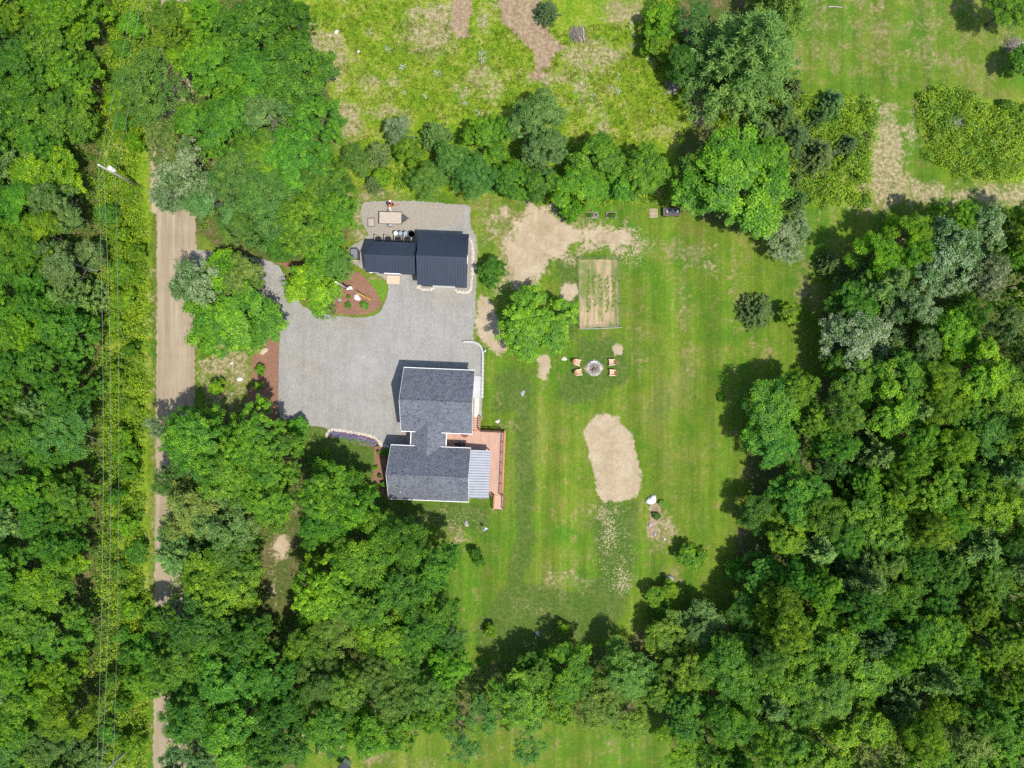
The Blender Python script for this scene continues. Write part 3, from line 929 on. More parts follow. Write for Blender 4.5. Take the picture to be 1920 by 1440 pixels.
# link: ridge runs between the two roofs
lc = HL(803.5, 823, 2.75)
lw = 2.22
yA, yB = -4.03 + 0.35, mc.y + MHY - 0.35
lk = MB(); lk.box((lc.x, (yA + yB) / 2, 1.35), (2 * lw - 0.6, abs(yA - yB), 2.6))
lk.build("link_wall", M['siding'], house)
lr = MB()
zr_l, ze_l = 4.0, 2.78
yN_r = -4.03 + (zr_l - 3.1) / 2.7 * 4.03 + 0.15
yS_r = mc.y + MHY - (zr_l - 3.1) / 2.6 * MHY - 0.15
for s in (-1, 1):
    xe = lc.x + s * lw
    vs = [(xe, yA - 0.30, ze_l), (xe, yB + 0.30, ze_l), (lc.x, yS_r, zr_l), (lc.x, yN_r, zr_l)]
    vs2 = [(x, y, z - 0.10) for x, y, z in vs]
    fs = [(0, 1, 2, 3), (7, 6, 5, 4), (0, 4, 5, 1), (1, 5, 6, 2), (2, 6, 7, 3), (3, 7, 4, 0)]
    if s > 0:
        fs = [tuple(reversed(f)) for f in fs]
    lr.add(vs + vs2, fs)
lroof = lr.build("link_roof", M['shingle'], house)
for s in (-1, 1):
    g = MB(); g.box((lc.x + s * (lw + 0.05), (yA + yB) / 2, ze_l - 0.08), (0.10, abs(yA - yB) - 0.75, 0.14))
    g.build("gutter", M['white'], lroof)
# ridge caps with small raised tabs
for (rx, ry, hx, zr) in ((0, 0, 4.52, 5.8), (mc.x, mc.y, MHX, 5.7)):
    cap = MB()
    rng = random.Random(int(rx * 10) + 5)
    x = rx - hx + 0.02
    while x < rx + hx - 0.3:
        wdt = 0.30
        a = math.atan2(2.7, 4.03)
        for s in (-1, 1):
            vs = [(x, ry, zr + 0.035), (x + wdt - 0.03, ry, zr + 0.035), (x + wdt - 0.03, ry + s * 0.15, zr + 0.035 - 0.15 * math.tan(a)), (x, ry + s * 0.15, zr + 0.035 - 0.15 * math.tan(a))]
            cap.add(vs, [(0, 1, 2, 3) if s > 0 else (3, 2, 1, 0)])
        x += wdt
    cap.build("ridge_cap", M['shingle'], house)
vp = HL(751, 922, 3.9)
v = MB(); v.lathe([(0.06, -0.3), (0.06, 0.42), (0.045, 0.42)], 10)
v.build("vent_pipe", M['white'], house, (vp.x, vp.y, 3.75))
# openings on the walls that face the deck and yard
window(house, (4.17, -1.2, 1.7), (0.9, 1.1), '+x')
dr = MB(); dr.box((4.19, 1.8, 1.05), (0.06, 0.95, 2.05))
gd = dr.build("door", M['white'], house)
hd = MB(); hd.box((4.24, 1.45, 1.05), (0.05, 0.06, 0.14)); hd.build("door_handle", M['black'], gd)
window(house, (mc.x + MHX - 0.35, mc.y + 1.2, 1.75), (1.2, 1.2), '+x')
sl = MB(); sl.box((mc.x + MHX - 0.33, mc.y - 1.1, 1.95), (0.06, 1.9, 2.05)); sl.build("patio_door", M['glass'], house)
window(house, (mc.x + MHX - 0.35, mc.y, 3.9), (0.8, 0.8), '+x')
window(house, (-2.2, 3.68, 1.7), (1.0, 1.1), '+y')
# corrugated porch roof on the deck side
pa, pb = HL(882.2, 843.8, 2.95), HL(920, 844.7, 2.55)
pc = HL(879, 934, 2.95)
x0, x1 = mc.x + MHX - 0.36, pb.x
y0, y1 = pc.y, pa.y
cr = MB()
NC = 18 * 8
per = (y1 - y0) / 18
rows = []
for k in range(NC + 1):
    y = y0 + (y1 - y0) * k / NC
    dz = 0.045 * math.cos(2 * math.pi * (y - y0) / per)
    rows.append(((x0, y, 2.95 + dz), (x1, y, 2.50 + dz)))
for a, b in zip(rows[:-1], rows[1:]):
    cr.add([a[0], a[1], b[1], b[0]], [(0, 1, 2, 3)])
prf = cr.build("porch_roof", M['galv'], house, smooth=True)
for yy in (y0 + 0.15, (y0 + y1) / 2, y1 - 0.15):
    p = MB(); p.box((x1 - 0.2, yy, 1.62), (0.12, 0.12, 1.62)); p.build("porch_post", M['deck_trim'], prf)
bm_ = MB(); bm_.box((x1 - 0.2, (y0 + y1) / 2, 2.40), (0.10, y1 - y0 - 0.1, 0.10)); bm_.build("porch_beam", M['deck_trim'], prf)

# --- deck with stairs and railings
DZ = 0.78
deck = empty("deck", HC, TH, "cedar brown board deck along the house with stairs at both ends", "deck")
d0 = HL(884, 807.5, DZ); d1 = HL(948.5, 808, DZ); d2 = HL(944, 929, DZ)
dxL = mc.x + MHX - 0.34
dN, dS, dE = d0.y, d2.y, d1.x
link_in = lc.x + lw - 0.3
bd = MB()
rng = random.Random(4)
x = link_in + 0.02
BW = 0.145
while x < dE - 0.16:
    ya, yb = dS, dN
    if x < dxL + 0.001:
        ya = mc.y + MHY - 0.34
        yb = -4.03 + 0.36 if x < 4.2 else dN
    elif x < 4.2:
        yb = -4.03 + 0.36
    elif x < 4.53:
        yb = dN
    joint = mc.y + 0.6 + rng.choice((0, 0, 0))
    segs = [(ya, yb)] if ya > joint else [(ya, joint - 0.006), (joint + 0.006, yb)]
    for (s0, s1) in segs:
        bd.box((x + BW / 2, (s0 + s1) / 2, DZ - 0.02 + rng.uniform(-0.002, 0.002)), (BW - 0.016, s1 - s0, 0.036))
    x += BW
tag(bd.build("deck_boards", M['deck'], deck), kind="stuff")
fr = MB()
fr.box((dE - 0.09, (dN + dS) / 2, DZ - 0.015), (0.17, dN - dS + 0.05, 0.05))
fr.box((dE - 0.02, (dN + dS) / 2, DZ - 0.17), (0.05, dN - dS, 0.24))
fr.box(((4.6 + dE) / 2, dN + 0.045, DZ - 0.015), (dE - 4.6, 0.14, 0.05))
fr.box(((x1 + dE) / 2, dS - 0.03, DZ - 0.15), (dE - x1, 0.05, 0.26))
fr.build("deck_border", M['deck_trim'], deck)
# side entry floor on the drive side
ew = HL(763.5, 812, 0.3); ew2 = HL(771, 834, 0.3)
e = MB()
for k in range(6):
    e.box((ew.x + 0.07 + k * 0.125, (-4.0 + yB) / 2 - 0.03, 0.28), (0.11, 1.55, 0.05))
tag(e.build("entry_boards", M['deck'], deck), kind="stuff")
# N stairs
sA = HL(885.5, 807, DZ); sB = HL(901.5, 782, 0.1)
nst = 6
run = (sB.y - dN) / nst
for k in range(nst):
    t = MB(); t.box(((sA.x + sB.x) / 2, dN + 0.10 + run * (k + 0.5), DZ - 0.13 * (k + 1)), (sB.x - sA.x - 0.1, run - 0.03, 0.045))
    t.build("stair_tread", M['deck'], deck)
for xx in (sA.x, sB.x):
    t = MB(); t.bar((xx, dN + 0.05, DZ - 0.15), (xx, sB.y, 0.08), 0.05, 0.24); t.build("stair_stringer", M['deck_trim'], deck)
# S stairs
sC = HL(926.5, 929, DZ); sD = HL(944, 954.5, 0.1)
run2 = (dS - sD.y) / 5
for k in range(5):
    t = MB(); t.box(((sC.x + sD.x) / 2, dS - 0.06 - run2 * (k + 0.5), DZ - 0.155 * (k + 1)), (sD.x - sC.x - 0.1, run2 - 0.02, 0.045))
    t.build("stair_tread", M['deck'], deck)
for xx in (sC.x, sD.x):
    t = MB(); t.bar((xx, dS - 0.05, DZ - 0.12), (xx, sD.y, 0.08), 0.05, 0.24); t.build("stair_stringer", M['deck_trim'], deck)


def railing(a, b, dz0=0.0, dz1=0.0, posts=4, capmat=None):
    """Posts, a top and a bottom rail and thin balusters between two deck points (x, y, z)."""
    a, b = Vector(a), Vector(b)
    for k in range(posts):
        p = a.lerp(b, k / max(1, posts - 1))
        q = MB(); q.box((p.x, p.y, p.z + 0.49), (0.09, 0.09, 1.02)); q.build("rail_post", M['redrail'], deck)
    up = Vector((0, 0, 0.96)); lo = Vector((0, 0, 0.12))
    t = MB(); t.bar(a + up, b + up, 0.10, 0.045); t.build("hand_rail", capmat or M['redrail'], deck)
    t = MB(); t.bar(a + lo, b + lo, 0.04, 0.05); t.build("lower_rail", M['redrail'], deck)
    n = max(2, int((b - a).length / 0.115))
    t = MB()
    for k in range(1, n):
        p = a.lerp(b, k / n)
        t.box((p.x, p.y, p.z + 0.54), (0.022, 0.022, 0.82))
    tag(t.build("balusters", M['black'], deck), kind="stuff")


railing((dE - 0.28, dN - 0.02, DZ), (dE - 0.28, dS + 0.05, DZ), posts=7)
railing((sB.x + 0.05, dN + 0.02, DZ), (dE - 0.28, dN + 0.02, DZ), posts=3, capmat=M['black'])
railing((x1 + 0.05, dS + 0.04, DZ), (sC.x, dS + 0.04, DZ), posts=2)
railing((sB.x, dN + 0.1, DZ), (sB.x, sB.y, 0.08), posts=2, capmat=M['deck_trim'])
railing((sC.x, dS, DZ), (sC.x, sD.y, 0.08), posts=2, capmat=M['deck_trim'])
railing((sD.x, dS, DZ), (sD.x, sD.y, 0.08), posts=2, capmat=M['redrail'])

# --- the two navy roofed sheds
def ribbed_roof(hx, hy, ze, zr, pitch=0.36, rib=0.06):
    mb = MB()
    nseg = int(round(2 * hx / pitch))
    p = 2 * hx / nseg
    xs = []
    for k in range(nseg):
        x = -hx + k * p
        xs += [(x, 0), (x + p * 0.62, 0), (x + p * 0.70, rib), (x + p * 0.92, rib)]
    xs.append((hx, 0))
    for s in (-1, 1):
        for (xa, za), (xb, zb) in zip(xs[:-1], xs[1:]):
            vs = [(xa, s * hy, ze + za), (xb, s * hy, ze + zb), (xb, 0, zr + zb), (xa, 0, zr + za)]
            mb.add(vs, [(0, 1, 2, 3) if s < 0 else (3, 2, 1, 0)])
        und = [(-hx, s * hy, ze - 0.10), (hx, s * hy, ze - 0.10), (hx, 0, zr - 0.10), (-hx, 0, zr - 0.10)]
        mb.add(und, [(3, 2, 1, 0) if s < 0 else (0, 1, 2, 3)])
        mb.add([(-hx, s * hy, ze), (hx, s * hy, ze), (hx, s * hy, ze - 0.10), (-hx, s * hy, ze - 0.10)], [(0, 3, 2, 1) if s < 0 else (0, 1, 2, 3)])
        for xx in (-hx, hx):
            mb.add([(xx, s * hy, ze), (xx, 0, zr), (xx, 0, zr - 0.10), (xx, s * hy, ze - 0.10)], [(0, 1, 2, 3)])
    return mb


def px_center(pts, z):
    return sum((W(x, y, z) for x, y in pts), Vector((0, 0, 0))) / len(pts)


def shed(name, pts, ze, zr, hx, hy, label, ov=0.25):
    c = px_center(pts, ze); c.z = 0
    root = empty(name, c, TH, label, "shed")
    w = MB(); gable_walls(w, hx - ov, hy - ov, 0, ze, zr, ov); w.build("wall", M['shed_wall'], root)
    rf = ribbed_roof(hx, hy, ze, zr).build("metal_roof", M['metal_roof'], root)
    cap = MB()
    a = (zr - ze) / hy
    for s in (-1, 1):
        vs = [(-hx - 0.02, 0, zr + 0.075), (hx + 0.02, 0, zr + 0.075), (hx + 0.02, s * 0.16, zr + 0.075 - 0.16 * a), (-hx - 0.02, s * 0.16, zr + 0.075 - 0.16 * a)]
        cap.add(vs, [(3, 2, 1, 0) if s < 0 else (0, 1, 2, 3)])
    cap.build("ridge_cap", M['metal_roof'], rf)
    return root, c


big_shed, bsc = shed("garage_shed", [(785.5, 435), (878.7, 439.5), (783.7, 533), (875.8, 538)], 3.0, 4.85, 3.17, 3.36,
                     "taller of the two sheds with ribbed navy metal roofs, ringed by cream stones")
small_shed, ssc = shed("garden_shed", [(687.5, 452), (781.7, 455), (685.8, 509.7), (779.2, 514.2)], 2.4, 3.6, 3.22, 2.0,
                       "lower and longer navy metal roofed shed with a plank ramp at its door")
d_ = MB(); d_.box((0.0, -3.36 + 0.24, 1.15), (2.9, 0.06, 2.3)); d_.build("roller_door", M['white'], big_shed)
window(big_shed, (2.93, 0.4, 1.6), (0.9, 0.9), '+x')
for s in (-1, 1):
    d_ = MB(); d_.box((0.15 + s * 0.47, -2.0 + 0.235, 0.98), (0.92, 0.05, 1.85)); q = d_.build("door", M['white'], small_shed)
    h_ = MB(); h_.box((0.15 + s * 0.1, -2.0 + 0.19, 0.98), (0.03, 0.05, 0.2)); h_.build("door_handle", M['black'], q)
tr = MB(); tr.box((0.15, -2.0 - 0.03, 2.22), (2.0, 0.10, 0.16)); tr.build("door_trim", M['white'], small_shed)
tr = MB(); tr.box((-2.55, -2.0 - 0.03, 2.20), (0.40, 0.08, 0.14)); tr.build("eave_trim", M['white'], small_shed)
window(small_shed, (-2.2, -1.76, 1.35), (0.7, 0.7), '-y')
# plank ramp in front of the shed door
ra, rb_ = W(724.7, 517, 0.2), W(750, 532.5, 0.05)
ramp = empty("plank_ramp", ((ra.x + rb_.x) / 2, (ra.y + rb_.y) / 2, 0), TH, "pale plank ramp leading up to the lower shed's door", "ramp")
for k in range(6):
    w_, dpt = 1.72, 1.06
    yy = -dpt / 2 + (k + 0.5) * dpt / 6
    zz = 0.06 + 0.10 * (k + 0.5) / 6
    t = MB(); t.box((0, yy, zz), (w_, dpt / 6 - 0.012, 0.045), mat=Matrix.Rotation(0.094, 4, 'X'))
    t.build("plank", M['newwood'], ramp)
for s in (-0.7, 0.7):
    t = MB(); t.bar((s, -0.5, 0.02), (s, 0.5, 0.10), 0.05, 0.05); t.build("bearer", M['tanwood'], ramp)

# --- concrete pad, pavers, curved block wall beside the garage
pad = MB()
q = [W(888.2, 704.5), W(904, 705.5), W(903, 746), W(886.6, 746)]
pad.prism([(p.x, p.y) for p in reversed(q)], -0.02, 0.09)
tag(pad.build("concrete_pad", M['concrete'], bevel=0.01), "smooth light concrete pad beside the garage wall", "concrete pad")
pv = empty("paver_path", W(894, 764), TH, "short path of cream square pavers between pad and deck stairs", "path")
for k in range(4):
    t = MB(); t.box((0.0 + 0.01 * (k % 2), 0.93 - k * 0.62, 0.025), (0.60, 0.59, 0.05)); t.build("paver", M['paver'], pv, bevel=0.008)
bw = empty("block_wall", W(900, 650), 0, "low curved wall of pale concrete blocks round the gravel corner", "wall")
path = smooth_loop([W(868.5, 641.5), W(880, 641), W(891, 642.5), W(899, 647), W(904, 655), W(905.5, 665), W(905.3, 690), W(904.8, 720), W(904.3, 746)], 0.1, closed=False)
acc, last, k = 0.0, path[0], 0
org = W(900, 650)
for i in range(1, len(path)):
    acc += (path[i] - path[i - 1]).length
    if acc >= 0.42 or i == len(path) - 1:
        a, b = last, path[i]
        ang = math.atan2(b.y - a.y, b.x - a.x)
        mid_ = (a + b) / 2
        L = (b - a).length - 0.02
        t = MB(); t.box((mid_.x - org.x, mid_.y - org.y, 0.16), (L, 0.30, 0.36), ang); t.build("block", M['block'], bw, bevel=0.02)
        acc, last = 0.0, path[i]
        k += 1
# ------------------------------------------------------------------ foliage
def unit(v):
    return v / np.maximum(np.linalg.norm(v, axis=1, keepdims=True), 1e-9)


def leaf_mesh(name, C, N, size, aspect, rnd, tip, clump, mat, rng, along=None):
    """One diamond card per leaf. C centres, N normals, size half-length per leaf."""
    n = len(C)
    N = unit(N)
    if along is None:
        along = rng.normal(size=(n, 3))
    T = unit(along - N * (along * N).sum(1, keepdims=True))
    B = np.cross(N, T)
    s = size[:, None]
    fold = N * s * 0.18
    v = np.stack([C - T * s, C + B * s * aspect + fold, C + T * s, C - B * s * aspect + fold], 1)
    q = np.arange(n * 4).reshape(n, 4)
    me = np_mesh(name, v.reshape(-1, 3), q, mat)
    col = np.zeros((n, 4, 4), dtype=np.float32)
    col[:, :, 0] = rnd[:, None]; col[:, :, 1] = tip[:, None]; col[:, :, 2] = clump[:, None]; col[:, :, 3] = 1
    at = me.attributes.new("leaf", 'FLOAT_COLOR', 'POINT')
    at.data.foreach_set("color", col.reshape(-1))
    return me


def dirs(rng, n, zmin=-1.0):
    z = rng.uniform(zmin, 1, n)
    a = rng.uniform(0, 2 * np.pi, n)
    r = np.sqrt(np.maximum(0, 1 - z * z))
    return np.stack([r * np.cos(a), r * np.sin(a), z], 1)


def broad_crown(seed, R=4.0, z0=3.0, z1=11.0, lobes=22, clumps=20, leaves=36, leaf=0.15, spread=1.05, clump_r=0.17, mat='leaf', name="broad_crown", aspect=0.62, open_=0.0):
    """Limbs end in lobes, lobes carry clumps, clumps carry leaves."""
    rng = np.random.default_rng(seed)
    zc, hz = (z0 + z1) / 2, (z1 - z0) / 2
    D = dirs(rng, lobes, -0.55)
    D[:3] = dirs(rng, 3, 0.75)
    wob = rng.uniform(0.50, 0.84, lobes)[:, None]
    LC = D * np.array([R, R, hz]) * wob + np.array([0, 0, zc])
    LR = R * rng.uniform(0.25, 0.42, lobes)
    CC, CN, CR, CB = [], [], [], []
    for i in range(lobes):
        d = dirs(rng, clumps, -0.35)
        d = unit(d + 0.45 * unit((LC[i] - np.array([0, 0, zc - hz * 0.5]))[None, :]))
        p = LC[i] + d * LR[i] * rng.uniform(0.60, 1.12, clumps)[:, None] * np.array([spread, spread, 0.85])
        CC.append(p); CN.append(d); CR.append(R * clump_r * rng.uniform(0.7, 1.3, clumps) * 0.62)
        CB.append(np.clip(rng.normal(0.5, 0.2, clumps) + rng.normal(0, 0.12), 0, 1))
    CC, CN, CR, CB = np.concatenate(CC), np.concatenate(CN), np.concatenate(CR), np.concatenate(CB)
    if open_ > 0:
        keep = rng.uniform(size=len(CC)) > open_
        CC, CN, CR, CB = CC[keep], CN[keep], CR[keep], CB[keep]
    m = len(CC)
    idx = np.repeat(np.arange(m), leaves)
    n = len(idx)
    d = dirs(rng, n, -0.6)
    rad = rng.uniform(0.15, 1.0, n) ** 0.6
    out = unit(CN + rng.normal(size=(m, 3)) * 0.5 + np.array([0, 0, 0.25]))
    stretch = rng.uniform(-0.5, 1.0, n)[:, None] * (CR[idx] * 0.75)[:, None] * out[idx]
    C = CC[idx] + d * (CR[idx] * rad)[:, None] * np.array([1, 1, 0.50]) + stretch
    N = d * 0.55 + CN[idx] * 0.45 + np.array([0, 0, 0.62]) + rng.normal(size=(n, 3)) * 0.50
    C[:, :2] -= (C[:, :2].max(0) + C[:, :2].min(0)) / 2
    C[:, :2] *= R / np.quantile(np.hypot(C[:, 0], C[:, 1]), 0.97)
    size = leaf * rng.uniform(0.65, 1.3, n)
    hf = np.clip((C[:, 2] - z0) / (z1 - z0), 0, 1)
    tip = np.clip(rng.normal(0.55, 0.28, n), 0, 1)
    return leaf_mesh(name, C, N, size, aspect, rng.uniform(size=n), tip, CB[idx], M[mat], rng)


def conifer_crown(seed, R=4.0, z0=1.5, z1=13.0, levels=11, per=8, tufts=9, needles=34, nl=0.20, mat='needle', cone=1.0, droop=0.1, name="conifer_crown"):
    """Whorls of boughs that reach out from the stem and turn up at their ends."""
    rng = np.random.default_rng(seed)
    CC, DD, BB, TT = [], [], [], []
    for L in range(levels):
        f = L / (levels - 1)
        z = z0 + (z1 - z0) * f
        reach = R * (1 - f ** cone) * 0.98 + 0.12 * R * (1 - f) + 0.06 * R
        k = max(4, int(per * (1 - 0.45 * f)))
        off = rng.uniform(0, 6.28)
        for j in range(k):
            a = off + 6.283 * j / k + rng.normal(0, 0.18)
            ln = reach * rng.uniform(0.72, 1.10)
            nt = max(3, int(tufts * ln / R))
            br = np.clip(rng.normal(0.5, 0.2), 0, 1)
            for q in range(nt):
                u = (q + rng.uniform(0.2, 0.9)) / nt
                u = 0.12 + 0.88 * u
                side = rng.normal(0, 0.16) * u
                aa = a + side
                zz = z + ln * (0.18 * u * u - droop * u) + rng.normal(0, 0.1)
                CC.append((ln * u * math.cos(aa), ln * u * math.sin(aa), zz))
                DD.append((math.cos(aa), math.sin(aa), 0.45))
                BB.append(br); TT.append(u)
    CC, DD, BB, TT = np.array(CC), unit(np.array(DD)), np.array(BB), np.array(TT)
    idx = np.repeat(np.arange(len(CC)), needles)
    n = len(idx)
    along = unit(DD[idx] * 0.8 + rng.normal(size=(n, 3)) * 0.55 + np.array([0, 0, 0.25]))
    sc = R / 4.0
    C = CC[idx] + along * (rng.uniform(0, 0.42, n) * sc)[:, None] + rng.normal(size=(n, 3)) * 0.09 * sc
    N = np.array([0, 0, 1.0]) + rng.normal(size=(n, 3)) * 0.6
    size = nl * rng.uniform(0.7, 1.3, n)
    tip = np.clip(TT[idx] * 0.9 + rng.normal(0, 0.15, n), 0, 1)
    return leaf_mesh(name, C, N, size, 0.26, rng.uniform(size=n), tip, BB[idx], M[mat], rng, along)


def trunk_mesh(seed, h, R, mat, limbs=8, r0=0.20, zl=0.3, twigs=0, bare=False, name="trunk"):
    rng = random.Random(seed)
    mb = MB()
    pts, rad = [], []
    x = y = 0.0
    for k in range(7):
        f = k / 6
        pts.append((x, y, h * 0.86 * f)); rad.append(r0 * (1 - 0.86 * f) + 0.02)
        x += rng.uniform(-0.09, 0.09) * h * 0.12; y += rng.uniform(-0.09, 0.09) * h * 0.12
    mb.tube(pts, rad, 7)
    for k in range(limbs):
        f = zl + (0.80 - zl) * (k + rng.random()) / limbs
        i = min(5, int(f * 6))
        base = Vector(pts[i]).lerp(Vector(pts[i + 1]), f * 6 - i)
        a = k * 2.4 + rng.uniform(-0.4, 0.4)
        ln = R * rng.uniform(0.55, 0.92) * (1.0 if f < 0.55 else 0.7)
        d = Vector((math.cos(a), math.sin(a), rng.uniform(0.5, 1.0)))
        e = base + d * ln * 0.5
        e2 = base + Vector((math.cos(a + 0.15) * ln, math.sin(a + 0.15) * ln, d.z * ln * 0.85))
        rr = r0 * 0.42 * (1.15 - f)
        mb.tube([base, e, e2], [rr, rr * 0.65, rr * 0.22], 5)
        for t in range(twigs):
            u = rng.uniform(0.3, 1.0)
            p = base.lerp(e, u * 2) if u < 0.5 else e.lerp(e2, u * 2 - 1)
            b = a + rng.uniform(-1.2, 1.2)
            l2 = ln * rng.uniform(0.2, 0.45)
            q = p + Vector((math.cos(b) * l2, math.sin(b) * l2, rng.uniform(0.1, 0.7) * l2))
            mb.tube([p, p.lerp(q, 0.5) + Vector((0, 0, 0.05 * l2)), q], [rr * 0.4, rr * 0.28, rr * 0.10], 4)
            if bare:
                for _ in range(3):
                    pp = p.lerp(q, rng.uniform(0.3, 0.9)); bb = b + rng.uniform(-1.0, 1.0); l3 = l2 * rng.uniform(0.3, 0.6)
                    mb.tube([pp, pp + Vector((math.cos(bb) * l3, math.sin(bb) * l3, rng.uniform(0, 0.6) * l3))], [rr * 0.2, rr * 0.07], 3)
    return mb.mesh(name, mat, True)


PROTO = {}
# key: (crown meshes, trunk meshes, base R, base height, object name)
PROTO['maple'] = ([broad_crown(11 + i, 4.0, 2.6, 11.5, (22, 30, 17, 26, 20)[i], (20, 17, 24, 18, 22)[i], (88, 84, 92, 88, 88)[i], (0.094, 0.088, 0.100, 0.085, 0.092)[i], clump_r=(0.17, 0.15, 0.16, 0.18, 0.14)[i]) for i in range(5)], [trunk_mesh(1 + i, 11, 4, M['bark']) for i in range(2)], 4.0, 11.5)
PROTO['oak'] = ([broad_crown(31 + i, 4.0, 2.4, 11.0, 28, 20, 78, 0.082, clump_r=0.14) for i in range(3)], [trunk_mesh(5 + i, 10.5, 4, M['bark'], 9, 0.24, twigs=2) for i in range(2)], 4.0, 11.0)
PROTO['birch'] = ([broad_crown(51 + i, 3.2, 2.0, 10.0, 19, 15, 90, 0.078, clump_r=0.19, mat='leaf_fine', aspect=0.5, open_=0.10) for i in range(3)], [trunk_mesh(9 + i, 9.6, 3.2, M['pale_bark'], 9, 0.14, twigs=3) for i in range(2)], 3.2, 10.0)
PROTO['poplar'] = ([broad_crown(71 + i, 3.6, 2.2, 10.5, 20, 17, 78, 0.088, clump_r=0.17, mat='leaf_silver', open_=0.06) for i in range(3)], [trunk_mesh(13 + i, 10, 3.6, M['pale_bark'], 9, 0.16, twigs=3) for i in range(2)], 3.6, 10.5)
PROTO['white'] = ([broad_crown(81 + i, 3.6, 2.2, 10.5, 20, 17, 78, 0.088, clump_r=0.17, mat='leaf_white', open_=0.10) for i in range(2)], PROTO['poplar'][1], 3.6, 10.5)
PROTO['pine'] = ([conifer_crown(91 + i, 3.6, 2.0, 12.5, 13, 10, 11, 34, 0.19, 'needle', 1.6) for i in range(3)], [trunk_mesh(17 + i, 12, 2.4, M['bark'], 6, 0.2) for i in range(1)], 3.6, 12.5)
PROTO['bigpine'] = ([conifer_crown(97, 6.0, 1.5, 16.5, 17, 13, 14, 34, 0.20, 'needle', 1.25, 0.06)], PROTO['pine'][1], 6.0, 16.5)
PROTO['spruce'] = ([conifer_crown(111 + i, 1.7, 0.25, 4.2, 11, 12, 9, 30, 0.105, 'spruce', 1.5, 0.12) for i in range(3)], [trunk_mesh(19, 4.0, 0.8, M['bark'], 4, 0.07)], 1.7, 4.2)
PROTO['bush'] = ([broad_crown(131 + i, 1.5, 0.15, 2.4, 16, 13, 64, 0.068, clump_r=0.22) for i in range(3)], [trunk_mesh(23, 1.6, 1.0, M['bark'], 6, 0.05, 0.1)], 1.5, 2.4)
PROTO['small'] = ([broad_crown(141 + i, 2.4, 1.0, 6.0, 18, 13, 80, 0.085, clump_r=0.22) for i in range(3)], [trunk_mesh(25, 5.6, 2.2, M['bark'], 7, 0.10, 0.25, twigs=1)], 2.4, 6.0)
PROTO['airy'] = ([broad_crown(151 + i, 2.6, 1.5, 8.0, 16, 12, 34, 0.085, clump_r=0.18, mat='leaf_fine', aspect=0.45, open_=0.25) for i in range(2)], [trunk_mesh(27, 7.6, 2.4, M['pale_bark'], 9, 0.09, 0.25, twigs=4)], 2.6, 8.0)
DEAD = [trunk_mesh(301 + i, 10, 3.6, M['dead'], 9, 0.15, 0.35, twigs=4, bare=True) for i in range(2)]

TINT = {
    'mid': (1.0, 1.0, 1.0), 'bright': (1.24, 1.14, 0.82), 'lime': (1.58, 1.26, 0.66), 'yellow': (1.52, 1.16, 0.70), 'dark': (0.66, 0.78, 0.85),
    'deep': (0.74, 0.86, 0.88), 'olive': (1.16, 1.0, 0.85), 'blue': (0.86, 0.98, 1.15), 'pale': (1.20, 1.15, 1.20), 'rust': (1.42, 1.06, 0.80), 'cool': (0.86, 1.0, 1.12),
}
OBJNAME = {'maple': 'broadleaf_tree', 'oak': 'broadleaf_tree', 'birch': 'fine_leaved_tree', 'poplar': 'silver_leaved_tree', 'white': 'silver_leaved_tree', 'pine': 'pine_tree', 'bigpine': 'pine_tree', 'spruce': 'young_conifer', 'bush': 'shrub', 'small': 'small_tree', 'airy': 'fine_leaved_tree'}
TREES = []
trng = random.Random(77)


def tree(px, py, rpx, h, sp, tint='mid', label=None, group=None, jit=True):
    """Crown seen at pixel (px, py) with radius rpx; the stem stands below it in the world."""
    crowns, trunks, R0, H0 = PROTO[sp]
    h = h * (0.80 if h > 5 else 0.9)
    zc = h * (0.66 if sp != 'bigpine' else 0.32)
    c = W(px, py, zc)
    R = rpx * K * (CAM_H - zc)
    cat = {'bush': 'shrub', 'spruce': 'conifer', 'pine': 'pine tree', 'bigpine': 'pine tree'}.get(sp, 'tree')
    root = empty(OBJNAME[sp], (c.x, c.y, 0), trng.uniform(0, 6.28), label, cat, group)
    sx, sz = R / R0, h / H0
    t = TINT[tint]
    j = [trng.uniform(0.92, 1.08) for _ in range(3)] if jit else (1, 1, 1)
    b = trng.uniform(0.90, 1.10)
    col = tuple(a * q * b for a, q in zip(t, j))
    link_mesh("crown", trng.choice(crowns), root, scale=(sx, sx * trng.uniform(0.92, 1.08), sz), color=col)
    link_mesh("trunk", trng.choice(trunks), root, scale=(sx, sx, sz))
    TREES.append((px, py, rpx))
    return root


G_NW = "trees between the dirt road and the meadow"
G_SW = "trees of the grove between road and lawn"
G_HEDGE = "trees of the hedgerow behind the sheds"
G_S = "trees of the belt along the lower lawn edge"
G_E = "trees at the edge of the big wood beside the lawn"

# --- block between road and meadow (top)
tree(560, 145, 72, 13, 'oak', 'mid', "dark green broadleaf tree at the meadow's edge with bare grey twigs showing", G_NW)
tree(470, 55, 70, 14, 'oak', 'mid', "tall dark green broadleaf tree above the roadside trees, nearest the picture's top", G_NW)
tree(540, 40, 45, 12, 'oak', 'deep', "narrow dark tree touching the meadow's upper corner", G_NW)
tree(405, 125, 62, 13, 'oak', 'olive', "olive tinged broadleaf tree just right of the olive roadside tree", G_NW)
tree(490, 150, 62, 13, 'oak', 'cool', "mid green broadleaf tree in the middle of the block by the meadow", G_NW)
tree(590, 225, 50, 12, 'oak', 'cool', "dark crowned tree standing closest to the meadow's dry edge", G_NW)
tree(510, 225, 55, 12, 'poplar', 'mid', "pale leaved tree among dark crowns beside the meadow", G_NW)
tree(288, 165, 74, 12, 'birch', 'olive', "large olive brown tree overhanging the dirt road below the picture's top", G_NW)
tree(345, 320, 66, 12, 'white', 'mid', "silvery tree with bare grey branches hanging over the road beside the utility pole", G_NW)
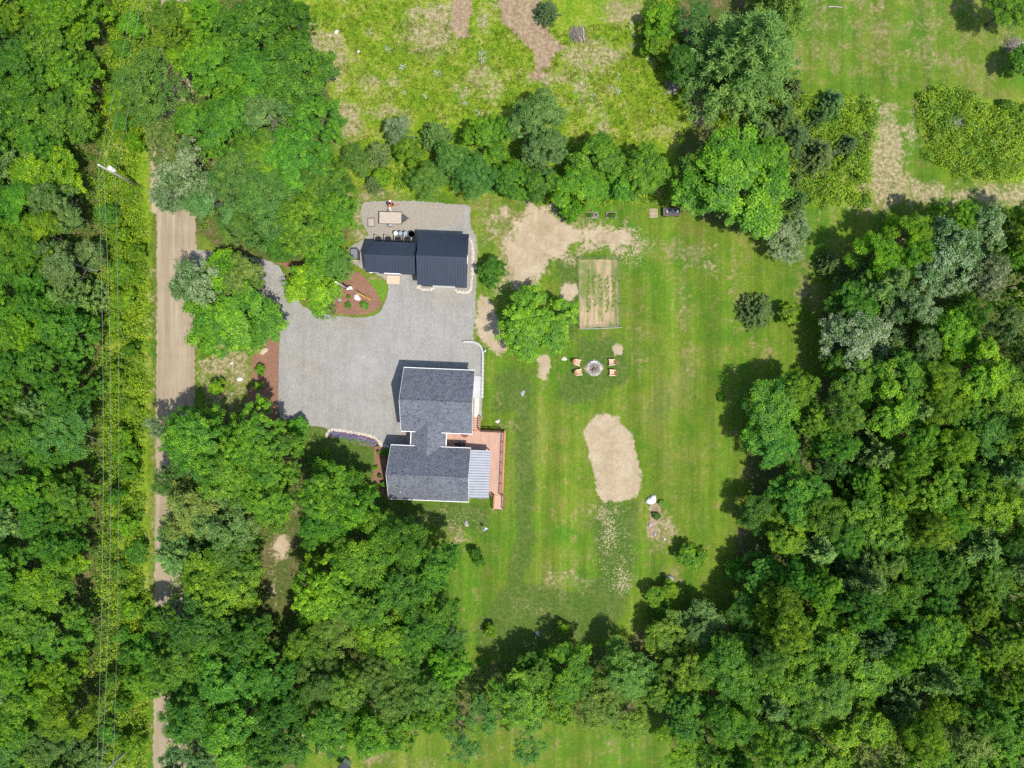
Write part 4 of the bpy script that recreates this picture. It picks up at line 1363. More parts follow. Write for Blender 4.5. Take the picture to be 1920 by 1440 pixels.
tree(318, 275, 46, 11, 'poplar', 'bright', "pale tree hiding the road between the olive and the silvery roadside trees", G_NW)
tree(312, 372, 30, 8, 'white', 'mid', "low white leaved branches at the spot where the road comes out", G_NW)
tree(322, 60, 44, 11, 'oak', 'olive', "olive tree hiding the road near the picture's top", G_NW)
tree(375, 235, 55, 12, 'oak', 'mid', "dark tree between the olive and the silvery roadside trees", G_NW)
tree(440, 245, 60, 12, 'maple', 'deep', "broad deep green tree inside the block above the driveway", G_NW)
tree(565, 300, 62, 12, 'maple', 'cool', "bluish green broadleaf tree facing the meadow's lower left corner", G_NW)
tree(610, 345, 48, 10, 'maple', 'mid', "green broadleaf tree left of the trailer yard", G_NW)
tree(440, 330, 58, 11, 'birch', 'mid', "soft green fine leaved tree beside the silvery roadside tree", G_NW)
tree(500, 300, 52, 11, 'oak', 'olive', "olive green tree in the heart of the block above the driveway", G_NW)
tree(500, 390, 72, 11, 'birch', 'mid', "broad soft green tree just above the driveway entrance", G_NW)
tree(398, 375, 52, 10, 'poplar', 'cool', "pale grey green tree leaning over the road's turn to the drive", G_NW)
tree(570, 415, 66, 11, 'oak', 'olive', "olive tree above the mulch bed left of the lower shed", G_NW)
tree(625, 400, 42, 9, 'maple', 'mid', "smaller green tree touching the gravel yard by the pallet", G_NW)
tree(445, 428, 38, 8, 'birch', 'olive', "small olive tree over the driveway's mouth", G_NW)
tree(528, 455, 34, 7, 'maple', 'deep', "small dark tree above the mulch bed's tip", G_NW)
tree(610, 465, 42, 7, 'oak', 'mid', "low dark tree beside the grey lidded bin", G_NW)
tree(345, 45, 40, 9, 'small', 'lime', "lime green small tree beside the road near the picture's top", G_NW)
tree(395, 40, 40, 10, 'oak', 'bright', "bright crown between the lime tree and the tall dark tree", G_NW)
tree(345, 105, 32, 8, 'small', 'lime', "lime green small tree right of the olive roadside tree", G_NW)
# --- round the drive
tree(435, 572, 98, 9, 'maple', 'bright', "big round bright tree between the dirt road and the gravel drive")
tree(376, 528, 52, 9.5, 'white', 'mid', "white leaved crown on the road side of the big round tree")
tree(450, 525, 44, 9.5, 'poplar', 'bright', "pale speckled crown on the upper side of the big round tree by the drive")
tree(500, 606, 28, 7, 'maple', 'cool', "blue green lower crown on the drive side of the big round tree")
tree(586, 546, 50, 6, 'small', 'lime', "lime green spreading tree over the mulch bed by the drive")
tree(628, 492, 34, 6, 'birch', 'mid', "soft grey green tree between the mulch bed and the lower shed")
tree(612, 578, 22, 4, 'airy', 'olive', "thin olive tree at the mulch bed's lower edge")
tree(405, 725, 16, 2.2, 'bush', 'lime', "lime shrub standing alone between the road and the long mulch bed")
tree(384, 655, 18, 2.0, 'bush', 'bright', "bright shrub under the big round tree at the road's edge")
# --- hedgerow behind the sheds
tree(668, 300, 30, 6, 'birch', 'olive', "olive grey leftmost tree of the hedgerow", G_HEDGE)
tree(706, 283, 24, 4.5, 'spruce', 'pale', "soft grey green young conifer at the hedgerow's left end", G_HEDGE)
tree(698, 340, 17, 3.5, 'spruce', 'pale', "small grey green conifer above the trailer yard", G_HEDGE)
tree(748, 248, 32, 6, 'white', 'mid', "small silvery tree sticking out of the hedgerow into the meadow", G_HEDGE)
tree(765, 285, 26, 5, 'small', 'bright', "bright green small tree below the silvery one in the hedgerow", G_HEDGE)
tree(815, 250, 28, 6, 'pine', 'mid', "soft pine at the meadow side of the hedgerow", G_HEDGE)
tree(800, 335, 36, 6.5, 'birch', 'olive', "grey olive tree overhanging the gravel behind the sheds", G_HEDGE)
tree(850, 300, 42, 7.5, 'birch', 'mid', "fine leaved tree in the hedgerow straight above the sheds", G_HEDGE)
tree(912, 255, 46, 8, 'oak', 'bright', "rounded green tree left of the tall pink tipped one", G_HEDGE)
tree(893, 330, 44, 8, 'birch', 'cool', "fine leaved tree with pale stems behind the taller shed", G_HEDGE)
tree(1000, 222, 56, 10, 'poplar', 'mid', "tallest hedgerow tree, pale leaves with pinkish tips", G_HEDGE)
tree(1022, 285, 42, 9, 'poplar', 'mid', "lower crown just below the tallest hedgerow tree", G_HEDGE)
tree(960, 335, 40, 7, 'oak', 'deep', "dark green tree in the hedgerow above the dirt patch", G_HEDGE)
tree(1015, 345, 34, 6.5, 'maple', 'deep', "dark rounded tree above the bare dirt patch", G_HEDGE)
tree(1115, 300, 52, 8, 'maple', 'olive', "olive rounded tree on the meadow side of the hedgerow", G_HEDGE)
tree(1085, 355, 46, 7, 'maple', 'bright', "bright tree above the raised garden beds", G_HEDGE)
tree(1210, 325, 52, 7.5, 'oak', 'olive', "broad olive tree above the pallet at the hedgerow's right end", G_HEDGE)
tree(1160, 345, 38, 6, 'maple', 'mid', "green tree between the two olive hedgerow trees", G_HEDGE)
tree(1075, 392, 26, 4, 'bush', 'bright', "shrub at the foot of the hedgerow beside the raised beds", G_HEDGE)
tree(720, 330, 18, 2.5, 'bush', 'lime', "yellow green shrub between the grey conifers", G_HEDGE)
# --- top right
tree(1388, 118, 100, 18, 'bigpine', 'mid', "big soft green pine at the picture's top beside the far lawn")
tree(1455, 30, 62, 14, 'bigpine', 'bright', "yellowish pine touching the far lawn at the picture's top")
tree(1300, 40, 44, 9, 'airy', 'dark', "thin grey tree with bare branches left of the big pine")
tree(1290, 118, 40, 7, 'maple', 'dark', "shaded dark tree between the lime thicket and the big pine")
tree(1236, 40, 34, 5, 'small', 'lime', "lime green thicket tree at the meadow's upper right")
tree(1232, 88, 28, 4, 'small', 'yellow', "yellow lime thicket tree below its twin in the meadow")
tree(1025, 16, 22, 3, 'spruce', 'cool', "dark round conifer beside the brown track")
tree(1376, 352, 104, 11, 'maple', 'bright', "huge bright broadleaf tree over the dark covered cart")
tree(1320, 310, 50, 9, 'maple', 'mid', "left shoulder crown of the huge bright tree")
tree(1440, 300, 42, 8, 'maple', 'bright', "bright crown between the huge tree and the young conifers")
tree(1475, 448, 48, 6, 'white', 'mid', "small tree with white leaf backs standing on the lawn below the huge one")
CON = "young conifers in the bramble patch"
tree(1490, 162, 23, 4, 'spruce', 'mid', "young conifer at the top of the bramble patch beside the big pine", CON)
tree(1565, 188, 26, 4.2, 'spruce', 'cool', "blue green young conifer at the patch's upper right", CON)
tree(1470, 215, 32, 4.8, 'spruce', 'mid', "young conifer below the topmost one in the brambles", CON)
tree(1540, 218, 20, 3.5, 'spruce', 'blue', "bluest small conifer in the bramble patch", CON)
tree(1432, 245, 32, 4.6, 'spruce', 'pale', "pale conifer on the left side of the bramble patch", CON)
tree(1492, 260, 42, 5.2, 'spruce', 'deep', "largest dark conifer in the middle of the bramble patch", CON)
tree(1540, 285, 36, 5, 'spruce', 'pale', "pale broad conifer right of the largest dark one", CON)
tree(1592, 268, 23, 3.8, 'spruce', 'blue', "blue green conifer nearest the straw coloured strip", CON)
tree(1492, 335, 18, 3.4, 'spruce', 'mid', "small conifer beside the huge bright tree", CON)
tree(1500, 372, 21, 3.4, 'spruce', 'deep', "lowest dark conifer at the bramble patch's bottom edge", CON)
tree(1892, 14, 46, 8, 'maple', 'bright', "broadleaf tree in the picture's top right corner")
tree(1918, 112, 30, 4, 'bush', 'mid', "shrub at the picture's right edge below the brush pile with sticks")
tree(1885, 195, 12, 1.5, 'bush', 'mid', "small round shrub at the upper edge of the second bramble patch")
# --- shrubs and small trees on the lawn
tree(921, 508, 27, 3.2, 'bush', 'dark', "dark round shrub alone on the grass beside the taller shed", jit=False)
tree(1005, 600, 76, 8, 'maple', 'bright', "round leafy tree standing alone between the sheds and the fire pit")
tree(1425, 582, 32, 3.4, 'spruce', 'mid', "round dark evergreen standing alone on the right lawn")
tree(1482, 590, 22, 3, 'small', 'lime', "yellow green little tree next to the lone dark lawn evergreen")
tree(1297, 1046, 27, 2.8, 'bush', 'bright', "round bright shrub on the lower right lawn")
tree(1378, 1064, 22, 2.6, 'bush', 'pale', "round grey green shrub close to the wood's edge")
tree(1258, 1104, 18, 2.2, 'bush', 'lime', "lime shrub just below the grey boulder")
tree(1232, 1118, 21, 2.6, 'bush', 'bright', "shrub beside the lime one below the grey boulder")
tree(1245, 1142, 16, 2.0, 'bush', 'bright', "lowest of the three shrubs below the grey boulder")
tree(889, 1036, 12, 1.7, 'bush', 'dark', "dark small shrub on the lawn below the deck stairs")
tree(899, 1055, 11, 1.4, 'bush', 'cool', "blue green small shrub touching the dark one below the deck")
tree(917, 1183, 14, 1.8, 'bush', 'lime', "lime sapling shrub in front of the lower tree belt")
tree(1056, 1176, 13, 1.8, 'bush', 'lime', "yellow green sapling in the shade of the lower tree belt")
tree(1352, 746, 8, 0.8, 'bush', 'mid', "tiny tuft of leaves on bare earth near the wood")
tree(611, 846, 10, 1.2, 'bush', 'yellow', "little yellow shrub on the dark lawn left of the house")
tree(560, 805, 22, 2.2, 'bush', 'mid', "shrub in the shade at the gravel drive's lower corner")
tree(1560, 493, 23, 4, 'spruce', 'mid', "small round conifer at the upper corner of the big wood")
# --- grove between road and lawn (lower left)
tree(375, 830, 72, 13, 'maple', 'mid', "bright green tree over the road below its long shadow", G_SW)
tree(470, 815, 62, 13, 'maple', 'bright', "bright lobed tree below the long mulch bed", G_SW)
tree(515, 860, 56, 13, 'maple', 'mid', "green tree facing the dark lawn left of the house", G_SW)
tree(420, 885, 66, 13, 'maple', 'bright', "bright tree in the middle of the grove's upper part", G_SW)
tree(500, 925, 58, 12, 'oak', 'bright', "tree on the lawn side of the grove's upper part", G_SW)
tree(355, 955, 60, 12, 'poplar', 'bright', "pale speckled tree over the road in the grove", G_SW)
tree(424, 968, 62, 12, 'poplar', 'mid', "pale speckled tree beside the bare brown clearing", G_SW)
tree(320, 900, 34, 9, 'birch', 'mid', "small tree overhanging the road's left half", G_SW)
tree(305, 800, 24, 9, 'white', 'mid', "white leaved twig tree reaching over the road", G_SW)
tree(325, 1038, 48, 9, 'pine', 'pale', "grey green soft tree beside the shaded road", G_SW)
tree(435, 1030, 46, 10, 'birch', 'olive', "olive tree above the lime one in the grove", G_SW)
tree(415, 1092, 70, 11, 'maple', 'lime', "lime bright tree left of the brown clearing", G_SW)
tree(462, 1064, 30, 9, 'birch', 'bright', "small fine leaved tree left of the clearing's lower end", G_SW)
tree(620, 925, 58, 13, 'maple', 'bright', "yellow green tree pointing at the house's lower left corner", G_SW)
tree(672, 945, 46, 12, 'maple', 'bright', "bright tree whose shadow falls on the lawn by the house", G_SW)
tree(612, 985, 46, 12, 'maple', 'deep', "tree between the clearing and the bright ones by the house", G_SW)
tree(608, 1092, 66, 14, 'maple', 'lime', "biggest lime green tree right of the clearing", G_SW)
tree(690, 1030, 64, 14, 'maple', 'bright', "bright tree in the grove's centre right", G_SW)
tree(755, 1015, 54, 14, 'maple', 'mid', "tree whose shadow edge falls below the house", G_SW)
tree(805, 1050, 52, 14, 'maple', 'mid', "green tree bordering the lower lawn beside its dark stripe", G_SW)
tree(760, 1100, 64, 13, 'oak', 'cool', "bluish green tree behind the lawn edge trees of the grove", G_SW)
tree(685, 1120, 56, 13, 'maple', 'mid', "green tree right of the biggest lime one", G_SW)
tree(820, 1130, 46, 12, 'oak', 'mid', "darker tree at the lawn's left edge", G_SW)
tree(630, 1175, 54, 12, 'birch', 'yellow', "yellow olive fine leaved tree in the grove's lower half", G_SW)
tree(720, 1180, 58, 12, 'maple', 'yellow', "yellow speckled tree in the grove's lower half", G_SW)
tree(790, 1185, 50, 12, 'maple', 'deep', "deep green tree above the airy ones", G_SW)
tree(848, 1188, 34, 10, 'airy', 'cool', "thin grey green tree at the lawn's lower left corner", G_SW)
tree(572, 1200, 42, 11, 'maple', 'olive', "olive tree above the dark trees by the road", G_SW)
tree(390, 1175, 66, 13, 'oak', 'dark', "dark tree beside the shaded road", G_SW)
tree(462, 1185, 50, 12, 'oak', 'dark', "dark tree below the brown clearing", G_SW)
tree(330, 1235, 56, 12, 'oak', 'mid', "tree that hides the road below its shaded stretch", G_SW)
tree(430, 1260, 74, 13, 'oak', 'cool', "large blue green tree in the lower left grove", G_SW)
tree(510, 1250, 54, 12, 'oak', 'cool', "cool green tree right of the large blue green one", G_SW)
tree(300, 1160, 30, 9, 'oak', 'mid', "small tree at the shaded road's left border", G_SW)
tree(285, 1215, 34, 9, 'oak', 'cool', "tree leaning over the road just below its shaded stretch", G_SW)
tree(275, 1270, 40, 10, 'oak', 'bright', "tree hanging over the roadside brush at the lower left", G_SW)
tree(362, 1325, 60, 13, 'oak', 'cool', "cool green tree beside the last visible bit of road", G_SW)
tree(440, 1370, 66, 13, 'maple', 'mid', "green tree near the picture's bottom beside the road", G_SW)
tree(520, 1385, 60, 13, 'maple', 'dark', "dark tree left of the small playhouse", G_SW)
tree(350, 1425, 48, 11, 'poplar', 'cool', "pale tree over the road at the picture's bottom", G_SW)
tree(530, 1320, 52, 12, 'oak', 'dark', "dark tree with its edge on the bottom lawn", G_SW)
tree(600, 1265, 48, 11, 'birch', 'olive', "olive soft tree in the belt's left part", G_SW)
tree(655, 1285, 48, 11, 'birch', 'yellow', "yellow olive soft tree in the belt's left part", G_SW)
tree(705, 1255, 44, 11, 'birch', 'olive', "soft olive tree under the yellow speckled one", G_SW)
tree(760, 1240, 42, 11, 'airy', 'olive', "thin olive tree below the deep green one", G_SW)
tree(740, 1305, 48, 11, 'birch', 'bright', "soft pale olive tree above the bottom lawn", G_SW)
tree(805, 1290, 48, 11, 'birch', 'olive', "grey olive tree near the belt's gap", G_SW)
tree(842, 1245, 38, 10, 'maple', 'bright', "bright narrow tree beside the shaded lawn corner", G_SW)
tree(620, 1355, 56, 11, 'maple', 'mid', "green tree above the small playhouse", G_SW)
tree(700, 1375, 50, 11, 'maple', 'bright', "bright tree on the bottom lawn's edge", G_SW)
tree(760, 1360, 44, 10, 'maple', 'olive', "olive tree hanging over the bottom lawn", G_SW)
tree(815, 1335, 40, 10, 'maple', 'bright', "lime fringed tree left of the thin grey trees", G_SW)
# --- belt along the bottom of the lawn
tree(898, 1335, 42, 9, 'airy', 'mid', "thin see-through tree on the bottom lawn", G_S)
tree(862, 1395, 40, 8, 'airy', 'cool', "thin grey tree with its foot in the bottom lawn", G_S)
tree(995, 1395, 34, 8, 'airy', 'cool', "faint thin tree at the bottom lawn's upper edge", G_S)
tree(968, 1310, 62, 9.5, 'maple', 'bright', "round bright tree in the middle of the lower belt", G_S)
tree(1010, 1255, 40, 8, 'oak', 'mid', "dark crown in the shade of the lower belt", G_S)
tree(1068, 1262, 52, 9, 'maple', 'bright', "bright tree below the shaded lawn edge", G_S)
tree(1045, 1325, 36, 8, 'small', 'bright', "small green tree between the round one and the soft lime ones", G_S)
tree(1120, 1315, 58, 9, 'birch', 'yellow', "soft lime tree above the bottom lawn", G_S)
tree(1175, 1255, 54, 9, 'birch', 'bright', "soft lime tree near the shaded lawn edge", G_S)
tree(1180, 1345, 40, 8, 'birch', 'lime', "lime fringe tree on the bottom lawn's upper edge", G_S)
tree(1255, 1195, 46, 6, 'maple', 'rust', "yellowing tree with rusty tips in the lower belt", G_S)
tree(1310, 1178, 50, 7, 'poplar', 'mid', "pale silvery crown at the lower right lawn edge", G_S)
tree(1300, 1250, 52, 10, 'maple', 'rust', "green and rusty tree below the pale silvery crown", G_S)
tree(1245, 1290, 44, 9, 'maple', 'olive', "olive tree right of the soft lime pair", G_S)
tree(1290, 1330, 50, 11, 'maple', 'dark', "dark tree above the bottom lawn's right end", G_S)
tree(1275, 1395, 46, 9, 'maple', 'yellow', "yellow green tree at the bottom lawn's right end", G_S)
tree(1340, 1420, 50, 11, 'maple', 'bright', "bright tree at the picture's bottom right of the lawn", G_S)
# --- edge of the big wood
tree(1455, 770, 66, 9.5, 'maple', 'mid', "round tree pushing out from the wood into the lawn, its tips golden", G_E)
tree(1490, 735, 42, 9.5, 'maple', 'yellow', "golden green crown atop the tree that pushes into the lawn", G_E)
tree(1450, 830, 52, 8.5, 'maple', 'cool', "blue green lower crown of the trees pushing into the lawn", G_E)
tree(1530, 790, 42, 11, 'maple', 'rust', "tree with rusty tips behind the one pushing into the lawn", G_E)
tree(1615, 640, 66, 10.5, 'white', 'mid', "grey silver tree at the wood's lawn edge", G_E)
tree(1600, 575, 46, 9, 'maple', 'dark', "dark tree between the pines and the grey silver tree", G_E)
tree(1665, 525, 56, 13, 'pine', 'mid', "soft pine near the wood's upper corner", G_E)
tree(1640, 545, 40, 11, 'pine', 'pale', "pale pine clump at the wood's upper corner", G_E)
tree(1640, 485, 44, 12, 'maple', 'lime', "lime bright tree at the wood's upper corner", G_E)
tree(1700, 440, 40, 12, 'maple', 'yellow', "golden tipped tree casting shade on the mown strip", G_E)
tree(1770, 495, 72, 14, 'white', 'mid', "large white flecked tree in the wood's upper part", G_E)
tree(1845, 430, 50, 13, 'white', 'mid', "white branched tree beside the straw strip", G_E)
tree(1780, 420, 44, 12, 'maple', 'bright', "bright tree between the golden and the white branched ones", G_E)
tree(1705, 570, 46, 12, 'white', 'mid', "white flecked tree between the soft pines and the large white flecked one", G_E)
tree(1715, 650, 48, 12, 'poplar', 'mid', "pale tree right of the grey silver one", G_E)
tree(1850, 520, 50, 13, 'white', 'mid', "white flecked tree near the right edge below the white branched one", G_E)
tree(1868, 610, 46, 13, 'poplar', 'mid', "pale tree at the right edge level with the grey silver one", G_E)
tree(1600, 705, 52, 10, 'maple', 'mid', "green tree below the grey silver one", G_E)
tree(1655, 760, 58, 13, 'maple', 'bright', "bright tree beside the soft grey pines", G_E)
tree(1640, 850, 56, 12, 'pine', 'pale', "broad grey green soft pine in the wood beside a dark gap", G_E)
tree(1710, 770, 44, 12, 'pine', 'pale', "grey green soft pine right of the bright tree", G_E)
tree(1535, 1030, 50, 11, 'pine', 'pale', "grey green soft pine low in the wood", G_E)
tree(1500, 930, 54, 10, 'maple', 'mid', "green tree beside the dark gap in the wood", G_E)
tree(1545, 960, 46, 12, 'maple', 'olive', "olive speckled tree below the dark gap", G_E)
tree(1475, 1000, 44, 9, 'maple', 'yellow', "yellow orange tree close to the lawn's lower right", G_E)
tree(1420, 960, 36, 7, 'maple', 'deep', "dark tree overhanging the lawn by the rocky flower bed", G_E)
tree(1430, 1085, 46, 8, 'maple', 'cool', "cool green tree beside the grey green shrub", G_E)
tree(1405, 1150, 46, 8, 'maple', 'dark', "dark tree in the lower right corner of the lawn", G_E)
tree(1370, 1250, 60, 12, 'maple', 'mid', "green tree between the lower belt and the wood", G_E)
tree(1560, 870, 34, 9, 'airy', 'dark', "thin dark tree in the wood's dark gap", G_E)
tree(1640, 1190, 42, 13, 'poplar', 'blue', "blue white streaked tree deep in the wood", G_E)


# --- the rest of the two woods
def fill(poly, n_try, rmin, rmax, hmin, hmax, mixw, where, group, overlap, seed):
    rng = random.Random(seed)
    poly_np = np.array(poly, dtype=float)
    lo, hi = poly_np.min(0), poly_np.max(0)
    placed = 0
    for _ in range(n_try):
        x, y = rng.uniform(lo[0], hi[0]), rng.uniform(lo[1], hi[1])
        if sdist(np.array([[x, y]]), poly)[0] < 0:
            continue
        r = rng.uniform(rmin, rmax)
        if any((x - a) ** 2 + (y - b) ** 2 < (overlap * (r + c)) ** 2 for a, b, c in TREES):
            continue
        sp, ti, words = rng.choices([m[:3] for m in mixw], [m[3] for m in mixw])[0]
        vz = where(x, y)
        tree(x, y, r, rng.uniform(hmin, hmax), sp, ti, "%s %s" % (words, vz[0]), vz[1])
        placed += 1
    return placed


def where_west(x, y):
    ys = ("near the picture's top", "above the transformer pole", "level with the sheds", "level with the gravel drive", "level with the house", "level with the shaded road", "by the lower pole")
    k = sum(y > q for q in (150, 290, 520, 790, 960, 1200))
    return "%s, %s" % ("at the picture's left edge" if x < 70 else "beside the power line", ys[k]), "trees of the wood left of the road"


def where_east(x, y):
    ys = ("level with the garden", "level with the fire pit", "level with the sand oval", "level with the lawn shrubs", "level with the lower belt", "at the picture's bottom")
    k = sum(y > q for q in (600, 760, 950, 1130, 1300))
    return "in the big wood's %s, %s" % ("lawn side" if x < 1600 else ("middle" if x < 1760 else "outer side"), ys[k]), "trees of the big wood on the right"


MIX_W = [('maple', 'mid', "green broadleaf tree", 3), ('maple', 'bright', "bright green broadleaf tree", 3), ('maple', 'lime', "lime green broadleaf tree", 1.6), ('oak', 'deep', "dark green broadleaf tree", 2),
         ('birch', 'mid', "fine leaved green tree", 1.2), ('poplar', 'mid', "pale leaved tree", 1.2), ('pine', 'pale', "grey green pine", 0.9), ('oak', 'cool', "cool green broadleaf tree", 1.4), ('maple', 'yellow', "yellowish broadleaf tree", 0.9)]
MIX_E = [('maple', 'mid', "green broadleaf tree", 3), ('maple', 'deep', "deep green broadleaf tree", 1.8), ('maple', 'bright', "bright green broadleaf tree", 3.6), ('maple', 'yellow', "golden green broadleaf tree", 1.4), ('maple', 'rust', "broadleaf tree with rusty tips", 1.1),
         ('oak', 'dark', "dark broadleaf tree", 0.8), ('maple', 'lime', "lime green broadleaf tree", 1.2), ('poplar', 'bright', "pale leaved tree", 1.0), ('pine', 'mid', "soft green pine", 1.1), ('birch', 'bright', "fine leaved tree", 1.3), ('oak', 'cool', "cool green broadleaf tree", 1.5)]
nW = fill([(-25, -25), (165, -25), (150, 220), (125, 330), (132, 700), (134, 1000), (136, 1250), (134, 1465), (-25, 1465)], 2600, 36, 64, 9.5, 13, MIX_W, where_west, "", 0.55, 5)
nE = fill([(1690, 440), (1950, 410), (1950, 1465), (1330, 1465), (1310, 1330), (1420, 1180), (1460, 1080), (1440, 1020), (1530, 900), (1520, 800), (1600, 720), (1600, 620), (1620, 520)], 4200, 36, 68, 10.5, 15, MIX_E, where_east, "", 0.54, 6)
print("fill trees", nW, nE, "all trees", len(TREES))

# --- dead, bleached trees at the left
for (px, py, rpx, h, k, rz, lab) in ((60, 300, 34, 9.5, 0, 0.5, "bleached dead tree beside a rusty bush at the picture's left edge"),
                                     (40, 825, 40, 10.5, 1, 2.2, "long bare grey dead tree lying across crowns at the picture's left edge"),
                                     (60, 560, 26, 9.0, 0, 3.9, "bare forked dead tree in the wood left of the power line"),
                                     (55, 760, 26, 9.0, 1, 1.0, "grey leafless top above the long bare dead tree"),
                                     (395, 350, 24, 10.5, 0, 4.5, "bare grey twigs in the silvery tree over the road")):
    c = W(px, py, h * 0.75)
    R = rpx * K * (CAM_H - h * 0.75)
    o = link_mesh("dead_tree", DEAD[k], None, (c.x, c.y, 0), (0, 0, rz), (R / 3.6, R / 3.6, h / 10.0))
    tag(o, lab, "dead tree", "bare dead trees")


# ------------------------------------------------------------------ ground foliage nobody could count
def scatter(name, polys, n_clumps, per, hmin, hmax, cr, leaf, mat, seed, color=(1, 1, 1), tall=0.0, avoid=None, aspect=0.55, label=None):
    rng = np.random.default_rng(seed)
    areas = []
    for pl in polys:
        a = np.array(pl, dtype=float)
        areas.append(abs(0.5 * np.sum(a[:, 0] * np.roll(a[:, 1], -1) - np.roll(a[:, 0], -1) * a[:, 1])))
    tot = sum(areas)
    CX = []
    for pl, ar in zip(polys, areas):
        k = int(n_clumps * ar / tot)
        a = np.array(pl, dtype=float)
        lo, hi = a.min(0), a.max(0)
        got = []
        while sum(len(g) for g in got) < k:
            p = rng.uniform(lo, hi, (k * 2, 2))
            d = sdist(p, pl)
            ok = d > 0
            if avoid is not None:
                ok &= avoid(p, rng)
            got.append(p[ok])
        CX.append(np.concatenate(got)[:k])
    CX = np.concatenate(CX)
    m = len(CX)
    ch = rng.uniform(hmin, hmax, m) * (0.6 + 0.6 * (np.sin(CX[:, 0] * 0.11) * np.cos(CX[:, 1] * 0.09) * 0.5 + 0.5))
    cb = np.clip(rng.normal(0.5, 0.2, m) + 0.18 * np.sin(CX[:, 0] * 0.05 + 1.0) * np.cos(CX[:, 1] * 0.043), 0, 1)
    base = np.stack([(CX[:, 0] - 960) * K * CAM_H, (720 - CX[:, 1]) * K * CAM_H, np.zeros(m)], 1)
    idx = np.repeat(np.arange(m), per)
    n = len(idx)
    d = dirs(rng, n, 0.0)
    rr = rng.uniform(0.2, 1, n) ** 0.5 if mat != 'bramble' else rng.uniform(0.62, 1, n)
    cw = cr * (0.6 + 0.8 * rng.uniform(size=m))
    C = base[idx] + np.stack([d[:, 0] * cw[idx] * rr, d[:, 1] * cw[idx] * rr, ch[idx] * (0.10 + 0.90 * d[:, 2] * rr)], 1)
    if tall > 0:
        along = np.stack([rng.normal(0, 0.35, n), rng.normal(0, 0.35, n), np.full(n, 1.0)], 1)
        N = np.stack([rng.normal(size=n), rng.normal(size=n), np.full(n, tall)], 1)
    else:
        along = None
        N = d * 0.6 + np.array([0, 0, 0.8]) + rng.normal(size=(n, 3)) * 0.4
    size = leaf * rng.uniform(0.6, 1.35, n)
    me = leaf_mesh(name, C, N, size, aspect, rng.uniform(size=n), np.clip(rng.normal(0.6, 0.28, n), 0, 1), cb[idx], M[mat], rng, along)
    o = link_mesh(name, me, color=color)
    tag(o, label, kind="stuff")
    return o


scatter("undergrowth", [[(212, 0), (285, 0), (280, 60), (300, 130), (285, 200), (275, 260), (258, 300), (268, 400), (276, 470), (274, 640), (276, 800), (268, 900), (270, 1000), (278, 1100), (276, 1300), (276, 1440), (178, 1440), (190, 1200), (195, 1000), (195, 800), (195, 640), (190, 500), (185, 380), (195, 200)]],
        1900, 52, 0.5, 2.4, 0.66, 0.11, 'bramble', 201, label="yellow green roadside brush under the power line")
scatter("undergrowth", [[(1412, 165), (1450, 170), (1520, 190), (1640, 190), (1638, 250), (1626, 300), (1622, 384), (1560, 386), (1500, 390), (1475, 330), (1420, 260)]],
        430, 84, 0.6, 2.3, 0.85, 0.115, 'bramble', 202, (1.0, 1.0, 1.0), label="bright bramble patch around the young conifers")
scatter("undergrowth", [[(1722, 178), (1740, 172), (1790, 172), (1830, 190), (1870, 205), (1925, 195), (1925, 330), (1860, 335), (1810, 340), (1770, 310), (1740, 300), (1728, 240)]],
        360, 84, 0.6, 2.3, 0.85, 0.115, 'bramble', 203, (1.0, 1.0, 1.0), label="bright bramble patch around the grey brush pile")
scatter("undergrowth", [[(660, 270), (700, 262), (740, 275), (782, 300), (785, 362), (740, 352), (715, 348), (665, 345)], [(780, 260), (900, 240), (1060, 260), (1250, 290), (1260, 375), (1100, 385), (900, 360), (790, 360)], [(1210, 0), (1275, 0), (1272, 60), (1262, 120), (1230, 120), (1205, 60)],
                        [(1330, 215), (1390, 215), (1400, 250), (1350, 265)], [(325, 0), (420, 0), (380, 70), (330, 140), (310, 90)]],
        1700, 26, 0.3, 1.0, 0.5, 0.10, 'bramble', 204, (0.9, 0.95, 0.9), label="yellow green weeds round the hedgerow's foot and meadow thickets")
scatter("undergrowth", [[(0, 0), (200, 0), (195, 400), (205, 900), (205, 1440), (0, 1440)], [(1600, 480), (1700, 430), (1920, 420), (1920, 1440), (1300, 1440), (1380, 1200), (1430, 1050), (1450, 930), (1520, 800), (1580, 700)],
                        [(320, 800), (540, 800), (700, 960), (830, 1080), (850, 1240), (1200, 1230), (1280, 1300), (900, 1330), (600, 1370), (540, 1440), (320, 1440)], [(310, 0), (520, 0), (610, 200), (640, 440), (480, 470), (380, 430)]],
        7600, 15, 0.3, 3.6, 0.75, 0.13, 'leaf', 205, (1.0, 1.0, 0.95), avoid=lambda p, r: sdist(p, [(495, 990), (560, 1000), (560, 1060), (540, 1170), (490, 1150)]) < 0, label="dark low growth on the floor of the woods")


RB = random.Random(15)
for k in range(34):
    y = 15 + k * 42 + RB.uniform(-12, 12)
    x = RB.uniform(205, 262)
    if 290 < y < 370:
        continue
    part = "above the transformer pole" if y < 300 else ("between the two utility poles, upper half" if y < 870 else "between the two utility poles, lower half")
    ti, w_ = RB.choice((('lime', 'lime'), ('bright', 'bright green'), ('mid', 'green'), ('yellow', 'yellowish'), ('cool', 'dark green')))
    tree(x, y, RB.uniform(13, 26), RB.uniform(2.0, 4.2), RB.choice(('bush', 'small', 'bush')), ti, "%s shrub in the roadside brush %s" % (w_, part), "shrubs in the roadside brush")


def meadow_avoid(p, rng):
    ok = np.ones(len(p), bool)
    for pl in SOIL[:2]:
        ok &= sdist(p, pl) < 0
    for pl in STRAW[3:27]:
        ok &= (sdist(p, pl) < 0) | (rng.uniform(size=len(p)) < 0.25)
    return ok


